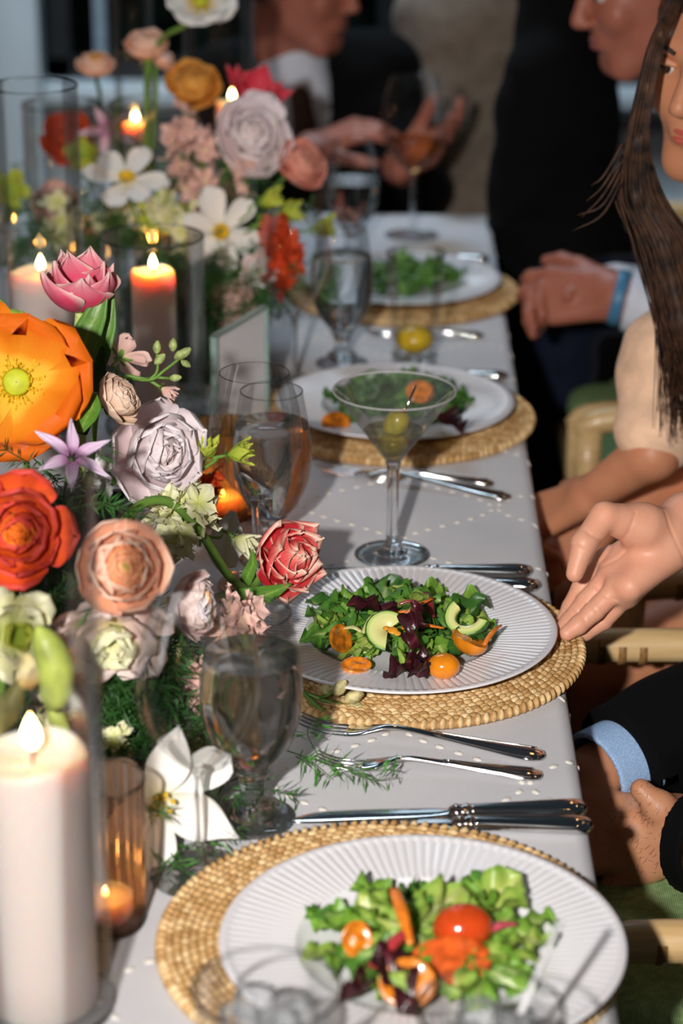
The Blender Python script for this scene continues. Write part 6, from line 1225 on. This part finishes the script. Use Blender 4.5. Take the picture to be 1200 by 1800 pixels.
skin_limbs('jacket', [(pel, ch, .10, .078, .05), (ch, nk+V3(0, 0, -.02), .080, .066, .05), (ch+V3(-.02, -.05, .07), eL, .060, .052), (eL, wl, .050, .044), (ch+V3(.0, .12, .04), eR, .055, .05), (eR, wr, .048, .042), (ch, ch+V3(0, .12, .03), .07, .07, .05), (pel, pel+V3(.02, .02, -.10), .11, .11, .05)], .04, .008, M_BLACK, t, wrinkles(.003, 42))
hf2 = Head(hd.c, (-.2, .95, .0)); v, q = skin(lambda P: np.maximum(ellip(hf2.loc(P), (0, -.02, .036), (.083, .104, .096)), np.minimum(hf2.loc(P)[:, 1]-.03, .07-hf2.loc(P)[:, 2])), hd.c-.15, hd.c+.15, .005); mk('hair', v, q, M_HAIR2, t)
skin_limbs('trousers', [(pel, V3(.36, 3.60, .56), .09, .07), (pel+V3(0, .1, 0), V3(.22, 3.74, .56), .09, .07), (V3(.36, 3.60, .56), V3(.36, 3.62, .05), .06, .05), (V3(.22, 3.74, .56), V3(.24, 3.74, .05), .06, .05)], .03, .01, M_BLACK, t)

# the person in taupe at the head of the table
t = person('person in a taupe suit standing behind the end of the table', None)
pel, ch, nk = V3(*(0.1355, 4.0200, 0.5777)), V3(*(0.1513, 4.0500, 0.9492)), V3(*(0.1524, 4.0600, 1.1380)); hd = Head(nk+V3(0, .0, .17), (.3, .9, 0)); eL = V3(*(0.0909, 3.9500, 0.7728)); eR = V3(*(0.2638, 4.1000, 0.7324)); wl = eL+V3(.03, .1, -.22); wr = eR+V3(-.02, .1, -.22)
lf = limb_field([(pel, ch, .09, .09), (ch, nk, .08, .05), (nk, hd.w((0, -.03, -.07)), .05, .05), (ch+V3(-.07, 0, .04), eL, .04, .036), (eL, wl, .036, .028), (ch+V3(.07, 0, .04), eR, .04, .036), (eR, wr, .036, .028)]+hand(wl, (0, .2, -1), (-1, 0, 0), 1, .4)+hand(wr, (0, .2, -1), (1, 0, 0), -1, .4), .01)
v, q = skin(lambda P: smin(lf(P), hd.f(P), .02), (-.1, 3.7, .30), (.6, 4.4, 1.6), .008); mk('body', v, q, SK3, t)
skin_limbs('jacket', [(pel, ch, .115, .105, .05), (ch+V3(-.07, 0, .03), ch+V3(.09, 0, .03), .075, .075, .05), (ch+V3(-.07, 0, .03), eL, .055, .052), (eL, wl, .05, .042), (ch+V3(.10, 0, .03), eR, .06, .055), (eR, wr, .05, .042), (pel, pel+V3(.01, 0, -.10), .12, .115)], .05, .008, M_TAUPE, t, wrinkles(.003, 40))
skin_limbs('trousers', [(pel+V3(-.05, 0, -.05), V3(pel[0]-.06, 4.0, .05), .085, .06), (pel+V3(.05, 0, -.05), V3(pel[0]+.07, 4.05, .05), .085, .06)], .02, .01, M_TAUPE, t)
hf3 = hd; v, q = skin(lambda P: np.maximum(ellip(hf3.loc(P), (0, -.02, .036), (.083, .104, .096)), np.minimum(hf3.loc(P)[:, 1]-.03, .07-hf3.loc(P)[:, 2])), hd.c-.15, hd.c+.15, .005); mk('hair', v, q, M_HAIR2, t)

# the man at the head of the table, white collar, hands up
t = person('man in a dark suit and white collar gesturing behind the far wine glass', None)
hd = Head((-0.1531, 3.8000, 1.0741), (.86, -.45, -.16)); pel, ch, nk = V3(*(-0.1454, 4.0000, 0.4265)), V3(*(-0.1421, 3.9000, 0.7910)), V3(*(-0.1764, 3.8400, 0.9237)); sl = V3(*(-0.0275, 3.9000, 0.9027)); srr = V3(*(-0.2794, 3.8600, 0.8876))
eL = V3(*(0.0364, 3.7600, 0.7334)); wl = V3(*(0.0137, 3.6000, 0.8064)); eR = V3(*(-0.2073, 3.7000, 0.7249)); wr = V3(*(-0.1312, 3.6000, 0.8331))
HL = hand(wl, V3(*(0.0756, 3.5600, 0.8505))-wl, (.3, .5, -.8), 1, .35, 1.0, .02); HR = hand(wr, V3(*(-0.0428, 3.5800, 0.8756))-wr, (-.3, -.2, .9), 1, .6, 1.0, .012)
lf = limb_field([(pel, ch, .10, .11), (ch, nk, .10, .055), (nk, hd.w((0, -.03, -.07)), .056, .055), (sl, eL, .045, .04), (eL, wl, .04, .028), (srr, eR, .045, .04), (eR, wr, .04, .028), (sl, srr, .05, .05)]+HL+HR, .01)
v, q = skin(lambda P: smin(lf(P), hd.f(P), .02), (-.5, 3.4, .35), (.4, 4.2, 1.35), .005); mk('body', v, q, SK3, t); hd.extras(t)
skin_limbs('jacket', [(pel, ch, .15, .145, .05), (sl, srr, .075, .075, .05), (sl, eL, .066, .058), (eL, wl+nrm(eL-wl)*.06, .056, .048), (srr, eR, .066, .058), (eR, wr+nrm(eR-wr)*.06, .056, .048)], .04, .008, M_BLACK, t, wrinkles(.003, 42))
fd = V3(.12, -.98, 0)
skin_limbs('shirt', [(nk+fd*.035+V3(.02, 0, -.03), ch+fd*.135+V3(.0, 0, -.10), .050, .045), (nk+V3(0, 0, -.035), nk+V3(.006, -.006, .018), .064, .062)], .02, .006, M_SHIRT, t)
skin_limbs('tie', [(nk+fd*.085+V3(.012, 0, -.035), ch+fd*.178+V3(.0, 0, -.10), .018, .032)], .01, .005, M_TIE, t)
hf4 = hd; v, q = skin(lambda P: np.maximum(ellip(hf4.loc(P), (0, -.02, .036), (.083, .106, .098)), np.minimum(hf4.loc(P)[:, 1]-.02, .07-hf4.loc(P)[:, 2])), hd.c-.15, hd.c+.15, .005); mk('hair', v, q, M_HAIR2, t)
skin_limbs('trousers', [(pel, V3(-.22, 3.75, .50), .11, .075), (pel, V3(.12, 3.75, .50), .11, .075), (V3(-.22, 3.75, .50), V3(-.22, 3.78, .05), .07, .05), (V3(.12, 3.75, .50), V3(.12, 3.78, .05), .07, .05)], .03, .01, M_BLACK, t)
